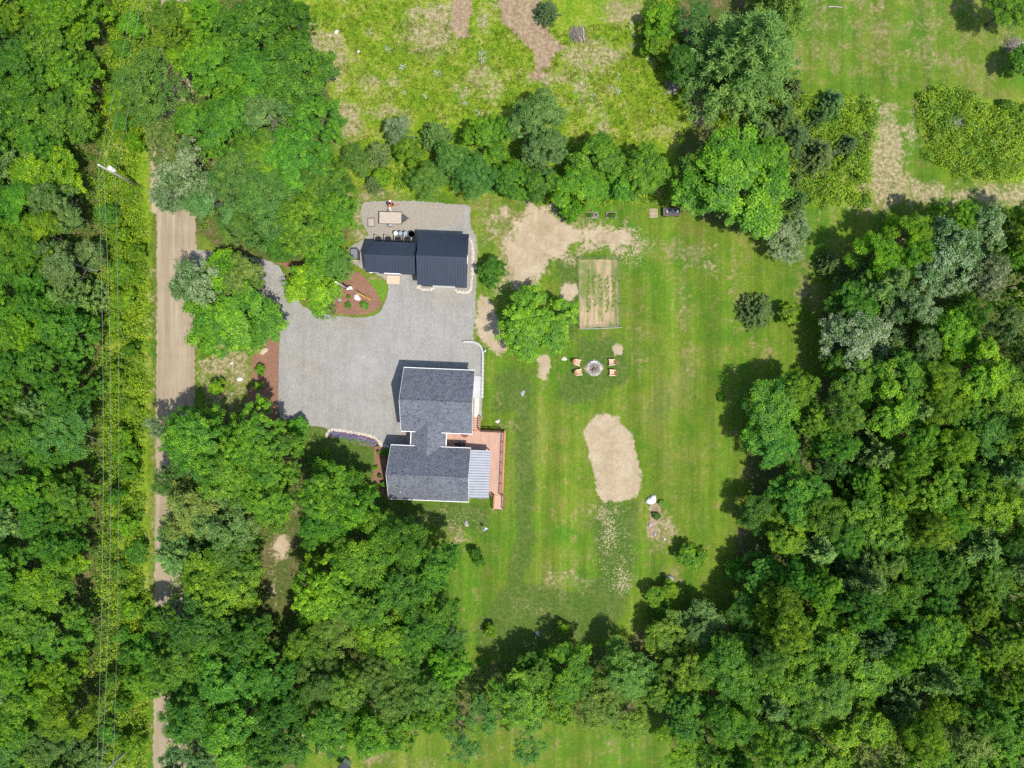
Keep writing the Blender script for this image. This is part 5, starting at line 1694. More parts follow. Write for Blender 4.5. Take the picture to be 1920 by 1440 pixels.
scatter("meadow_grass", [[(536, 20), (620, 0), (1020, 0), (1045, 60), (1100, 50), (1190, 40), (1215, 0), (1270, 0), (1275, 60), (1310, 140), (1290, 260), (1200, 275), (1120, 285), (1060, 250), (1000, 180), (900, 215), (780, 235), (660, 270), (630, 190), (620, 110), (560, 50)]],
        5200, 9, 0.15, 0.55, 0.34, 0.115, 'grassblade', 211, (1, 1, 1), 0.55, meadow_avoid, 0.22, label="rough yellow green meadow grass above the hedgerow")
scatter("wildflowers", [ell(905, 108, 9, 12), ell(729, 93, 8, 5), ell(755, 127, 10, 5), ell(1188, 66, 5, 6), ell(1187, 84, 6, 6), ell(1145, 165, 5, 5), ell(1157, 172, 6, 8), ell(1216, 113, 5, 4), ell(1113, 185, 6, 8), ell(820, 140, 9, 6), ell(872, 195, 8, 5), ell(895, 213, 7, 5), ell(758, 172, 5, 5),
                        ell(693, 62, 5, 5), ell(650, 3, 6, 4), ell(1063, 210, 5, 7), ell(1223, 210, 5, 5), ell(1182, 50, 5, 7), ell(795, 182, 6, 4), ell(1160, 145, 4, 6)],
        240, 6, 0.45, 0.7, 0.2, 0.055, 'flower', 212, label="small drifts of white wildflowers in the meadow")
scatter("verge_grass", [[(276, 400), (292, 400), (291, 720), (289, 1000), (286, 1400), (276, 1400), (278, 1000), (277, 720)], [(370, 640), (400, 650), (470, 650), (470, 700), (460, 790), (370, 790)], ],
        900, 8, 0.08, 0.25, 0.26, 0.085, 'grassblade', 213, (1.0, 1.0, 1.0), 0.5, None, 0.22, label="thin grass on the verges of the dirt road")
scatter("garden_weeds", [[(1098 + k * 12, 505 + (k * 17) % 30), (1105 + k * 12, 500 + (k * 11) % 26), (1107 + k * 12, 585 - (k * 13) % 34), (1100 + k * 12, 588 - (k * 7) % 20)] for k in range(5)], 360, 6, 0.06, 0.18, 0.13, 0.06, 'bramble', 214, (0.8, 0.85, 1.2), label="green seedlings in the rows of the fenced garden")
scatter("lavender", [[(616, 815), (622, 809), (660, 814), (696, 823), (710, 833), (703, 835), (680, 833), (650, 825)]], 330, 12, 0.22, 0.42, 0.20, 0.06, 'lavender', 215, label="purple lavender in the stone edged bed")
scatter("lavender_leaves", [[(624, 819), (650, 820), (690, 828), (702, 834), (680, 833), (640, 824)]], 170, 12, 0.12, 0.45, 0.20, 0.06, 'bramble', 216, (0.75, 0.9, 1.6), label="green leaves among the purple lavender")
# ------------------------------------------------------------------ loose things in the yard
orng = random.Random(9)


def stones_along(name, label, cat, pts, step, rmin, rmax, mat, seed):
    """An edging of separate stones."""
    o0 = W(*pts[0])
    root = empty(name, o0, 0, label, cat)
    rng = random.Random(seed)
    path = smooth_loop([W(x, y) for x, y in pts], 0.05, closed=False)
    acc = 0
    nxt = 0
    for i in range(1, len(path)):
        acc += (path[i] - path[i - 1]).length
        if acc >= nxt:
            r = rng.uniform(rmin, rmax)
            o = link_mesh("stone", ROCKS[rng.randrange(len(ROCKS))][mat], root, (path[i].x - o0.x + rng.uniform(-0.05, 0.05), path[i].y - o0.y + rng.uniform(-0.05, 0.05), 0), (0, 0, rng.uniform(0, 6.28)), (r * rng.uniform(0.9, 1.25), r, r * 0.9))
            nxt = acc + step * rng.uniform(0.85, 1.15) * (r / rmax) ** 0.5
    return root


ROCKS = []
for s in range(5):
    rm = rock_mesh(400 + s)
    ROCKS.append({k: rm.mesh("stone", M[k]) for k in ('stone', 'greystone', 'whitestone', 'pinkstone')})


def boulder(px, py, rx, ry, hh, mat, rz, label, seed):
    p = W(px, py)
    k = K * CAM_H
    mb = rock_mesh(seed, 1.0, 12, 6, 0.2)
    o = mb.build("boulder", M[mat], None, (p.x, p.y, 0), rz, bevel=0.03)
    o.scale = (rx * k, ry * k, hh)
    tag(o, label, "boulder")


stones_along("stone_edging", "line of cream stones along the taller shed's right side and front corner", "stone edging",
             [(879, 447), (883, 452), (886, 465), (886, 490), (885, 520), (883, 540), (878, 547), (868, 548), (855, 545)], 0.36, 0.17, 0.27, 'stone', 1)
stones_along("stone_edging", "short arc of cream stones at the taller shed's front left corner", "stone edging", [(785, 537), (790, 542), (800, 543), (814, 541)], 0.36, 0.17, 0.27, 'stone', 2)
stones_along("stone_edging", "row of cream stones holding the purple lavender bed", "stone edging",
             [(613, 819), (616, 810), (623, 806), (650, 809), (680, 814), (700, 819), (710, 827), (717, 835), (727, 838)], 0.38, 0.18, 0.28, 'stone', 3)
boulder(670, 558, 6.5, 6.5, 0.4, 'whitestone', 0.4, "cream boulder beside the yellow guy wire guard in the mulch", 501)
boulder(633, 544, 6.5, 5, 0.4, 'pinkstone', 0.2, "pinkish boulder half under the lime tree in the mulch", 502)
boulder(495, 658, 8, 6.5, 0.4, 'pinkstone', 0.5, "cream pink boulder in the long mulch bed by the drive", 503)
boulder(637, 562, 4, 3.4, 0.3, 'greystone', 0.3, "small grey boulder at the lime tree's lower side", 504)
boulder(1221, 937, 10, 8.5, 0.55, 'whitestone', 0.45, "large white boulder on the lawn by the rocky flower bed", 505)
boulder(1256, 1084, 7.5, 6, 0.55, 'greystone', 0.6, "grey boulder above the three shrubs on the lower lawn", 506)
boulder(980, 737, 4, 6, 0.2, 'greystone', -0.6, "flat grey boulder in the grass right of the concrete pad", 507)
boulder(874.5, 982, 4, 6, 0.25, 'greystone', 0.1, "grey boulder in the thin grass below the house", 508)
boulder(1008, 1187, 5, 4, 0.3, 'greystone', 0.1, "grey boulder in the shade of the lower tree belt", 509)
boulder(450, 711, 6.5, 4, 0.3, 'whitestone', 0.5, "white boulder on the dry verge near the long mulch bed", 510)
boulder(435, 681, 3, 3, 0.25, 'whitestone', 0.5, "small white boulder higher on the dry verge", 511)
boulder(672, 97.5, 3, 2.6, 0.3, 'whitestone', 0.5, "small white boulder in the meadow beside dry grass", 512)
boulder(631, 61, 4.5, 4, 0.3, 'whitestone', 0.2, "white boulder near the meadow's upper left", 513)
boulder(1058, 673, 5, 4, 0.12, 'stone', 0.2, "flat pale stone in the grass left of the fire pit", 514)
boulder(933, 790, 4, 3.5, 0.25, 'whitestone', 0.2, "small white boulder in the grass beyond the deck", 515)
boulder(652, 517, 3, 2, 0.25, 'whitestone', 0.2, "small white boulder at the mulch bed's upper edge", 516)
boulder(1246, 1010, 2.5, 2.5, 0.25, 'whitestone', 0.2, "small pale stone on the dry grass beside the rocky bed", 517)
boulder(1228, 1001, 4, 3, 0.2, 'greystone', 0.8, "low grey stone at the rocky bed's lower end", 518)
boulder(1219, 984, 5, 4, 0.22, 'greystone', 1.8, "largest grey stone of the rocky flower bed", 519)
boulder(435, 738, 4, 2, 0.3, 'greystone', 0.8, "small grey boulder in the shade by the road", 520)

# plants in the beds
def plant(px, py, rpx, h, tint, label, kind='bush'):
    return tree(px, py, rpx, h, kind, tint, label)


plant(487, 693, 10, 1.2, 'bright', "topmost of the three round shrubs in the long mulch bed")
plant(484, 722, 10, 1.1, 'bright', "middle one of the three round shrubs in the long mulch bed")
plant(485, 756, 8, 1.0, 'dark', "shaded lowest shrub in the long mulch bed")
plant(654, 557, 4, 0.5, 'mid', "tiny green plant in the fan shaped mulch bed")
plant(653, 573, 7, 0.6, 'cool', "blue green tuft near the gravel in the fan shaped bed, leftmost")
plant(683, 573, 8, 0.6, 'cool', "blue green tuft near the gravel in the fan shaped bed, rightmost")
plant(709, 848, 4.5, 0.6, 'bright', "little plant at the top of the mulch bed beside the house")
plant(705, 877, 4.5, 0.6, 'lime', "little lime plant halfway down the house's mulch bed")
plant(712, 893, 4.5, 0.6, 'dark', "dark reddish plant in the house's mulch bed")
plant(705, 909, 5.5, 0.7, 'lime', "lime plant low in the house's mulch bed")
plant(725, 848, 9, 1.1, 'mid', "round shrub against the house wall near the entry")
plant(721, 910, 7, 0.9, 'mid', "shrub against the house wall at the bed's lower end")
plant(1242, 944, 7, 0.5, 'pale', "pale plant at the top of the rocky flower bed")
plant(1231, 967, 8, 0.7, 'dark', "dark leafy plant in the rocky flower bed")

# --- utility poles and cables
POLE_H = 8.9


def guy(a, b, r=0.012):
    m = MB(); m.tube([a, b], r, 5); return m


def utility_pole(base, label, transformer, arm):
    root = empty("utility_pole", base, 0, label, "utility pole")
    m = MB(); m.tube([(0, 0, -0.1), (0, 0, POLE_H * 0.5), (0, 0, POLE_H)], [0.17, 0.15, 0.115], 10)
    m.build("pole", M['galvpole'], root, smooth=True)
    i = MB(); i.lathe([(0.03, 0), (0.09, 0.02), (0.06, 0.08), (0.09, 0.12), (0.03, 0.2)], 10, (0, 0, POLE_H)); i.build("insulator", M['white'], root)
    if transformer:
        t = MB(); t.lathe([(0.20, 0), (0.27, 0.03), (0.27, 0.85), (0.24, 0.93), (0.05, 0.96)], 14, (0.42, 0.12, 6.55)); tr_ = t.build("transformer", M['white'], root, smooth=False)
        b = MB(); b.lathe([(0.04, 0), (0.06, 0.1), (0.03, 0.25)], 8, (0.42, 0.12, 7.5)); b.build("bushing", M['greytop'], tr_)
        b = MB(); b.bar((0.0, 0, 7.0), (0.2, 0.06, 7.0), 0.06); b.build("bracket", M['black'], tr_)
    b = MB(); b.bar((-0.3, 0, 7.55), (0.25, 0, 7.55), 0.07); b.build("upper_bracket", M['galvpole'], root)
    b = MB(); b.bar((-0.1, 0, 6.0), (0.3, 0, 6.0), 0.06); b.build("cable_bracket", M['black'], root)
    return root


PA = W(262, 350); PB = W(259, 1387)
PT = PA + Vector((11.6, 65.0, 0)); PZ = PB + Vector((1.5, -55, 0))
utility_pole(PA, "weathered utility pole with a white transformer above the road brush", True, True)
utility_pole(PB, "plain brown utility pole at the picture's lower left edge", False, True)
for (dx, z, sag, r, lab) in ((0.0, POLE_H + 0.15, 1.2, 0.014, "topmost power cable on the road poles, leftmost of three lines"),
                             (-0.25, 7.6, 1.75, 0.015, "middle cable of the three lines along the road"),
                             (0.28, 6.05, 0.95, 0.012, "lowest cable of the three lines, closest to the road")):
    m = MB()
    pts = []
    seq = [PT, PA, PB, PZ]
    for a, b in zip(seq[:-1], seq[1:]):
        n = 28
        for k in range(n + (b is PZ)):
            f = k / n
            p = a.lerp(b, f)
            pts.append((p.x + dx, p.y, z - sag * 4 * f * (1 - f)))
    m.tube(pts, r, 5)
    tag(m.build("power_cable", M['wire']), lab, "power cable", "cables strung along the road")
# service pole in the mulch bed with its guy wire
SB = W(655, 543)
sp_ = empty("service_pole", SB, 0, "grey service pole with white meter boxes standing in the fan shaped mulch bed", "utility pole")
m = MB(); m.tube([(0, 0, -0.1), (0, 0, 6.9)], [0.14, 0.10], 10); m.build("pole", M['galvpole'], sp_, smooth=True)
m = MB(); m.box((0.18, -0.08, 1.35), (0.34, 0.24, 0.5)); m.build("meter_box", M['white'], sp_, bevel=0.02)
m = MB(); m.box((0.24, 0.14, 0.45), (0.5, 0.34, 0.8)); m.build("pedestal", M['white'], sp_, bevel=0.03)
m = MB(); m.box((-0.05, -0.2, 0.95), (0.26, 0.2, 0.4)); m.build("breaker_box", M['greytop'], sp_, bevel=0.02)
m = MB(); m.lathe([(0.05, 0), (0.1, 0.05), (0.03, 0.15)], 8, (0, 0, 6.9)); m.build("cap", M['white'], sp_)
GA = W(695.5, 562) - SB
m = guy(GA, Vector((0.05, -0.03, 5.2)), 0.010); m.build("guy_wire", M['wire'], sp_)
q = GA.lerp(Vector((0.05, -0.03, 5.2)), 0.42)
m = MB(); m.tube([GA + (q - GA) * 0.02, q], 0.055, 8); m.build("guy_guard", M['yellow'], sp_)

# --- flatbed trailer
tc = W(732, 408.5, 0.55)
trl = empty("utility_trailer", (tc.x, tc.y, 0), math.radians(-1.0), "small flatbed trailer with plank bed and black frame behind the sheds", "trailer")
TL, TW = 2.95, 1.50
for k in range(7):
    yy = -TW / 2 + (k + 0.5) * TW / 7
    m = MB(); m.box((0, yy, 0.56), (TL - 0.06, TW / 7 - 0.012, 0.04)); m.build("plank", M['tanwood'], trl)
m = MB()
for s in (-1, 1):
    m.box((0, s * (TW / 2 + 0.02), 0.53), (TL + 0.08, 0.04, 0.12))
    m.box((s * (TL / 2 + 0.02), 0, 0.53), (0.04, TW + 0.0, 0.12))
    for xx in (-TL / 2, TL / 2):
        m.box((xx, s * (TW / 2 + 0.02), 0.66), (0.045, 0.045, 0.22))
m.build("frame", M['black'], trl)
m = MB()
for s in (-1, 1):
    m.bar((TL / 2, s * 0.6, 0.48), (TL / 2 + 0.85, 0.03 * s, 0.46), 0.07)
m.build("tongue", M['black'], trl)
m = MB(); m.add([(TL / 2 + 0.04, -0.55, 0.50), (TL / 2 + 0.04, 0.55, 0.50), (TL / 2 + 0.74, 0, 0.50)], [(0, 2, 1)]); m.build("tongue_mesh", M['binblack'], trl)
m = MB(); m.box((TL / 2 + 0.92, 0, 0.47), (0.22, 0.09, 0.09)); m.build("coupler", M['greytop'], trl)
m = MB(); m.tube([(TL / 2 + 0.70, -0.16, 0.05), (TL / 2 + 0.70, -0.16, 0.75)], 0.035, 8); m.build("jack", M['yellow'], trl)
for s in (-1, 1):
    m = MB()
    for k in range(7):
        a0, a1 = math.pi * k / 7, math.pi * (k + 1) / 7
        pts = [(-0.05 - 0.36 * math.cos(a), 0.34 + 0.32 * math.sin(a)) for a in (a0, a1)]
        y0_, y1_ = s * (TW / 2 + 0.08), s * (TW / 2 + 0.36)
        m.add([(pts[0][0], y0_, pts[0][1]), (pts[1][0], y0_, pts[1][1]), (pts[1][0], y1_, pts[1][1]), (pts[0][0], y1_, pts[0][1])], [(0, 1, 2, 3)])
    m.build("fender", M['galv'], trl)
    m = MB(); m.lathe([(0.12, -0.09), (0.29, -0.09), (0.31, -0.05), (0.31, 0.05), (0.29, 0.09), (0.12, 0.09)], 18)
    w_ = m.build("wheel", M['rubber'], trl, (-0.05, s * (TW / 2 + 0.22), 0.31))
    w_.rotation_euler = (math.pi / 2, 0, 0)
    m = MB(); m.lathe([(0.02, -0.085), (0.16, -0.08), (0.16, 0.08), (0.02, 0.085)], 14); m.build("rim", M['galv'], w_)
# --- orange two-wheeled machine beside the trailer
oc = W(731.5, 384.5, 0.4)
ms = empty("log_splitter", (oc.x, oc.y, 0), math.pi / 2, "narrow orange machine with a black engine, standing end-on beside the trailer", "machine")
m = MB()
for s in (-1, 1):
    m.bar((-0.62, s * 0.20, 0.52), (0.66, s * 0.20, 0.52), 0.05, 0.08)
for xx in (-0.62, -0.3, 0.02, 0.34, 0.66):
    m.bar((xx, -0.2, 0.53), (xx, 0.2, 0.53), 0.05, 0.06)
m.build("frame", M['orange'], ms)
for xx in (-0.46, 0.5):
    m = MB(); m.box((xx, 0, 0.55), (0.22, 0.26, 0.06)); m.build("panel", M['white'], ms, bevel=0.01)
m = MB(); m.box((0.16, 0.16, 0.70), (0.30, 0.42, 0.34)); e_ = m.build("engine", M['black'], ms, bevel=0.04)
m = MB(); m.lathe([(0.10, 0), (0.11, 0.06), (0.05, 0.09)], 12, (0.16, 0.18, 0.87)); m.build("starter_cap", M['binblack'], e_)
m = MB(); m.tube([(-0.1, -0.22, 0.5), (-0.06, -0.75, 0.56), (-0.02, -1.25, 0.50)], 0.028, 7); m.build("tow_bar", M['orange'], ms)
for s in (-1, 1):
    m = MB(); m.lathe([(0.08, -0.06), (0.22, -0.06), (0.24, 0), (0.22, 0.06), (0.08, 0.06)], 14)
    w_ = m.build("wheel", M['rubber'], ms, (0.1, s * 0.32, 0.24)); w_.rotation_euler = (math.pi / 2, 0, 0)


def pallet(px, py, lx, ly, rz, n, mat, label, name="pallet", z=0.0):
    c = W(px, py)
    root = empty(name, (c.x, c.y, z), rz, label, "pallet")
    for s in (-1, 0, 1):
        m = MB(); m.box((0, s * (ly / 2 - 0.04), 0.06), (lx, 0.06, 0.09)); m.build("stringer", mat, root)
    for k in range(n):
        m = MB(); m.box((-lx / 2 + 0.05 + k * (lx - 0.1) / (n - 1), 0, 0.118), (0.09, ly, 0.024)); m.build("slat", mat, root)
    return root


# slatted tailgate lying left of the trailer
c = W(696, 417)
gt = empty("trailer_gate", (c.x, c.y, 0), 0.02, "black framed slatted gate lying on the gravel left of the trailer", "gate")
m = MB()
for s in (-1, 1):
    m.box((s * 0.46, 0, 0.08), (0.05, 1.16, 0.06)); m.box((0, s * 0.57, 0.085), (0.97, 0.05, 0.06))
m.build("frame", M['binblack'], gt)
for k in range(5):
    m = MB(); m.box((0.07 + (k - 2) * 0.17 * 0.85, -0.06, 0.07), (0.10, 0.92, 0.03)); m.build("slat", M['tanwood'], gt)
# dark lidded bin left of the lower shed
c = W(667, 478)
bn = empty("storage_bin", (c.x, c.y, 0), 0.03, "dark storage bin with a sloping grey lid left of the lower shed", "bin")
m = MB(); m.prism([(-0.50, -0.72), (0.48, -0.80), (0.56, -0.6), (0.56, 0.50), (0.40, 0.72), (-0.50, 0.72)], 0, 0.80); m.build("body", M['shed_wall'], bn)
m = MB(); m.prism([(-0.46, -0.62), (0.28, -0.70), (0.40, -0.55), (0.40, 0.45), (0.26, 0.64), (-0.46, 0.64)], 0.80, 0.86); m.build("lid", M['greytop'], bn, bevel=0.02)
m = MB(); m.box((0.0, -0.82, 0.25), (0.9, 0.10, 0.5)); m.build("step", M['newwood'], bn)
# barrels and a bin behind the sheds
for k, (px, mat, lab) in enumerate(((744, 'white', "barrel with a white top, leftmost of three behind the sheds"), (752.8, 'barrel', "middle one of the three blue grey barrels behind the sheds"), (762, 'barrel', "blue grey barrel beside the black tub behind the sheds"))):
    c = W(px, 440.2)
    root = empty("barrel", (c.x, c.y, 0), 0, lab, "barrel", "barrels behind the sheds")
    m = MB(); m.lathe([(0.27, 0), (0.30, 0.05), (0.31, 0.3), (0.295, 0.32), (0.31, 0.34), (0.31, 0.6), (0.295, 0.62), (0.31, 0.64), (0.29, 0.88), (0.27, 0.9)], 20)
    m.build("body", M['barrel'], root, smooth=False)
    m = MB(); m.lathe([(0.265, 0.0), (0.265, 0.015), (0.24, 0.02)], 20, (0, 0, 0.90)); m.build("lid", M[mat], root)
    m = MB(); m.lathe([(0.29, -0.02), (0.305, -0.02), (0.305, 0.03), (0.275, 0.03)], 20, (0, 0, 0.90), cap=False); m.build("rim", M['black'], root)
c = W(772.8, 440.5)
tb = empty("black_tub", (c.x, c.y, 0), 0, "large black tub beside the barrels behind the sheds", "tub")
m = MB(); m.lathe([(0.36, 0), (0.44, 0.55), (0.46, 0.6), (0.42, 0.6), (0.38, 0.42)], 18); m.build("body", M['binblack'], tb)
m = MB(); m.lathe([(0.02, 0.50), (0.40, 0.50)], 18); m.build("water", M['barrel'], tb)
# slant-topped wooden bins along the lower shed's back wall
for k, px in enumerate((711.5, 729.5, 748, 765.5)):
    c = W(px, 449)
    words = ("first", "second", "third", "fourth")[k]
    root = empty("slant_bin", (c.x, c.y, 0), TH, "%s black topped wooden bin from the left behind the lower shed" % words, "bin", "bins behind the lower shed")
    hw = 0.46
    m = MB(); m.prism([(-hw, -0.55), (hw - 0.1, -0.55), (hw - 0.1, 0.05), (-hw, 0.42)], 0, 1.0); m.build("body", M['tanwood'], root)
    m = MB()
    vs = [(-hw + 0.10, -0.60, 1.22), (hw, -0.60, 1.22), (hw, 0.05, 0.98), (-hw + 0.12, 0.42, 0.88)]
    m.add(vs + [(x, y, z + 0.05) for x, y, z in vs], [(3, 2, 1, 0), (4, 5, 6, 7), (0, 1, 5, 4), (1, 2, 6, 5), (2, 3, 7, 6), (3, 0, 4, 7)])
    m.build("lid", M['black'], root)

# --- fire pit and four chairs
fc = W(1114, 690)
fp = empty("fire_pit", fc, 0, "round stone fire pit with ash and charred sticks on the lawn", "fire pit")
m = MB(); m.lathe([(0.0, 0.06), (0.5, 0.05), (0.82, 0.03), (0.9, 0.012)], 24, cap=False); m.build("ash_bed", M['ash'], fp)
fr_ = random.Random(3)
for k in range(15):
    a = 2 * math.pi * k / 15
    r = 0.86 + fr_.uniform(-0.04, 0.04)
    s_ = fr_.uniform(0.17, 0.26)
    link_mesh("stone", ROCKS[k % 5]['greystone' if k % 4 else 'stone'], fp, (r * math.cos(a), r * math.sin(a), 0), (0, 0, fr_.uniform(0, 6)), (s_ * 1.15, s_ * 0.9, s_ * 1.2))
m = MB(); m.box((-0.06, 0.80, 0.16), (0.85, 0.30, 0.14), 0.05); m.build("slab", M['concrete'], fp, bevel=0.03)
for k in range(9):
    a = fr_.uniform(0, 6.28)
    m = MB(); m.tube([(0.5 * math.cos(a), 0.5 * math.sin(a), 0.07), (-0.1 * math.cos(a + 0.6), -0.1 * math.sin(a + 0.6), 0.28)], [0.045, 0.035], 6)
    m.build("stick", M['char'] if k % 3 else M['dead'], fp)


def adirondack(px, py, label):
    c = W(px, py)
    t = W(1114, 690)
    ang = math.atan2(t.y - c.y, t.x - c.x) * 0.75 if px < 1114 else math.pi - (math.atan2(t.y - c.y, -(t.x - c.x))) * 0.75
    ang += orng.uniform(-0.22, 0.22)
    root = empty("garden_chair", c, ang, label, "chair", "wooden chairs round the fire pit")
    m = MB()
    for k in range(6):
        x = -0.18 + k * 0.105
        m.box((x, 0, 0.30 + 0.14 * (k / 5)), (0.088, 0.54, 0.025), mat=Matrix.Rotation(-0.26, 4, 'Y'))
    m.build("seat", M['cedar_pale'], root)
    m = MB()
    for k in range(5):
        y = (k - 2) * 0.118
        top = 1.02 - 0.055 * abs(k - 2) ** 1.6
        m.bar((-0.20, y, 0.28), (-0.20 - 0.42 * (top - 0.28) / 0.74, y * 1.10, top), 0.105, 0.025)
    m.build("backrest", M['cedar'], root)
    for s in (-1, 1):
        m = MB(); m.box((0.06, s * 0.345, 0.58), (0.80, 0.14, 0.03), s * 0.06); m.build("armrest", M['cedar_pale'], root, bevel=0.01)
        m = MB(); m.box((0.36, s * 0.30, 0.28), (0.09, 0.04, 0.57)); m.build("leg", M['cedar'], root)
        m = MB(); m.bar((0.40, s * 0.275, 0.40), (-0.52, s * 0.275, 0.05), 0.04, 0.12); m.build("leg", M['cedar'], root)
    return root


adirondack(1081.5, 679.5, "wooden chair at the fire pit's upper left")
adirondack(1084.3, 698.5, "wooden chair at the fire pit's lower left")
adirondack(1147, 679.5, "wooden chair at the fire pit's upper right")
adirondack(1148, 699, "wooden chair at the fire pit's lower right")

# --- fenced vegetable garden
gq = [W(1083.5, 485), W(1159, 485.5), W(1162, 613.5), W(1086, 616)]
g0 = gq[0].copy()
gf = empty("garden_fence", g0, 0, "thin wire fence on posts round the straw covered vegetable garden", "fence")
posts = []
for a, b, n in ((gq[0], gq[1], 2), (gq[1], gq[2], 3), (gq[2], gq[3], 2), (gq[3], gq[0], 3)):
    for k in range(n):
        posts.append(a.lerp(b, k / n))
for p in posts:
    m = MB(); m.tube([(p.x - g0.x, p.y - g0.y, 0), (p.x - g0.x + orng.uniform(-0.05, 0.05), p.y - g0.y + orng.uniform(-0.05, 0.05), 1.45)], [0.035, 0.03], 6); m.build("post", M['binblack'], gf)
m = MB()
for a, b in zip(posts, posts[1:] + posts[:1]):
    L = (b - a).length
    n = int(L / 0.16)
    for k in range(n + 1):
        p = a.lerp(b, k / n) - g0
        m.box((p.x, p.y, 0.62), (0.006, 0.006, 1.2))
    for zz in (0.05, 0.25, 0.45, 0.65, 0.85, 1.05, 1.22):
        m.bar(a - g0 + Vector((0, 0, zz)), b - g0 + Vector((0, 0, zz - 0.0)), 0.006)
tag(m.build("wire_netting", M['mesh'], gf), kind="stuff")
m = MB(); m.tube([(gq[3].x - g0.x, gq[3].y - g0.y - 0.05, 0.06), ((gq[2].x + gq[3].x) / 2 - g0.x, gq[3].y - g0.y - 0.02, 0.05), (gq[2].x - g0.x + 0.3, gq[2].y - g0.y - 0.03, 0.06)], 0.05, 6); m.build("ground_log", M['dead'], gf)

# --- raised beds, pallet and covered cart under the hedgerow
for (px, w_, lab, blue) in ((1110, 22, "raised bed with white edging and a blue hose, left of two", True), (1146, 18, "raised bed full of dark leaves, right of two", False)):
    c = W(px, 404)
    root = empty("raised_bed", c, 0, lab, "raised bed", "raised beds under the hedgerow")
    lx, ly = w_ * K * CAM_H, 0.72
    for s in (-1, 1):
        m = MB(); m.box((0, s * ly / 2, 0.14), (lx, 0.05, 0.28)); m.build("board", M['dead'], root)
        m = MB(); m.box((s * lx / 2, 0, 0.14), (0.05, ly - 0.06, 0.27)); m.build("board", M['dead'], root)
    m = MB(); m.box((0, 0, 0.1), (lx - 0.06, ly - 0.06, 0.18)); m.build("soil", M['mulch'], root)
    if blue:
        m = MB(); m.tube([(0.35 + 0.28 * math.cos(a * 0.5), 0.0 + 0.26 * math.sin(a * 0.5), 0.28 + 0.01 * a) for a in range(0, 30)], 0.03, 6); m.build("hose", M['barrel'], root)
    plant(px + (4 if blue else -1) * (-1 if blue else 1), 404, 5.5, 0.7, 'dark' if not blue else 'mid', "leafy crop in the %s raised bed" % ("left" if blue else "right"))
    if not blue:
        plant(px + 5, 404, 5, 0.7, 'mid', "second leafy crop in the right raised bed")
pallet(1225, 400, 1.05, 1.15, 0.02, 7, M['newwood'], "pale wooden pallet in the grass beside the dark covered cart")
c = W(1257.5, 399)
ct = empty("covered_cart", (c.x, c.y, 0), 0.02, "dark cart with a black cover half under the huge bright tree", "cart")
m = MB(); m.box((0, 0, 0.45), (2.25, 1.05, 0.5)); m.build("body", simple("brown_cart_boards", (0.15, 0.09, 0.07), 0.8), ct, bevel=0.02)
m = MB(); m.box((0.08, 0.0, 0.74), (1.95, 0.90, 0.07)); cv = m.build("cover", M['binblack'], ct, bevel=0.03)
for xx in (-0.62, 0.72):
    m = MB(); m.box((xx, 0, 0.79), (0.16, 0.34, 0.04)); m.build("hatch", M['concrete'], cv)
for sx in (-1, 1):
    for sy in (-1, 1):
        m = MB(); m.lathe([(0.06, -0.05), (0.19, -0.05), (0.2, 0), (0.19, 0.05), (0.06, 0.05)], 14)
        w_ = m.build("wheel", M['rubber'], ct, (sx * 0.8, sy * 0.50, 0.2)); w_.rotation_euler = (math.pi / 2, 0, 0)

# --- grill and table on the deck
gp = HC + RZ @ HL(862.5, 833, DZ + 0.5); gp.z = 0
gr = empty("kettle_grill", (gp.x, gp.y, DZ), 0, "round black kettle grill in the deck's shaded inner corner", "grill")
m = MB(); m.lathe([(0.06, 0.40), (0.24, 0.50), (0.31, 0.66), (0.31, 0.70)], 20); m.build("bowl", M['black'], gr, smooth=True)
m = MB(); m.lathe([(0.32, 0.71), (0.29, 0.82), (0.17, 0.92), (0.03, 0.95)], 20); ld = m.build("lid", M['black'], gr, smooth=True)
m = MB(); m.bar((-0.07, 0, 0.99), (0.07, 0, 0.99), 0.03); m.build("lid_handle", M['greytop'], ld)
for k in range(3):
    a = k * 2.094
    m = MB(); m.tube([(0.18 * math.cos(a), 0.18 * math.sin(a), 0.46), (0.34 * math.cos(a), 0.34 * math.sin(a), 0.0)], 0.015, 6); m.build("leg", M['black'], gr)
m = MB(); m.box((0.52, 0, 0.66), (0.36, 0.36, 0.03)); m.build("side_shelf", M['black'], gr)
m = MB(); m.box((-0.52, 0, 0.66), (0.36, 0.36, 0.03)); m.build("side_shelf", M['black'], gr)
gp = HC + RZ @ HL(871.5, 812.5, DZ + 0.4); gp.z = 0
tbq = empty("round_table", (gp.x, gp.y, DZ), 0, "small round dark table half hidden under the garage eave", "table")
m = MB(); m.lathe([(0.02, 0.70), (0.50, 0.70), (0.52, 0.72), (0.50, 0.74), (0.02, 0.74)], 22); m.build("table_top", M['redrail'], tbq)
m = MB(); m.tube([(0, 0, 0), (0, 0, 0.7)], 0.04, 8); m.build("stem", M['black'], tbq)
m = MB(); m.lathe([(0.26, 0), (0.24, 0.03), (0.05, 0.05)], 16); m.build("foot", M['black'], tbq)

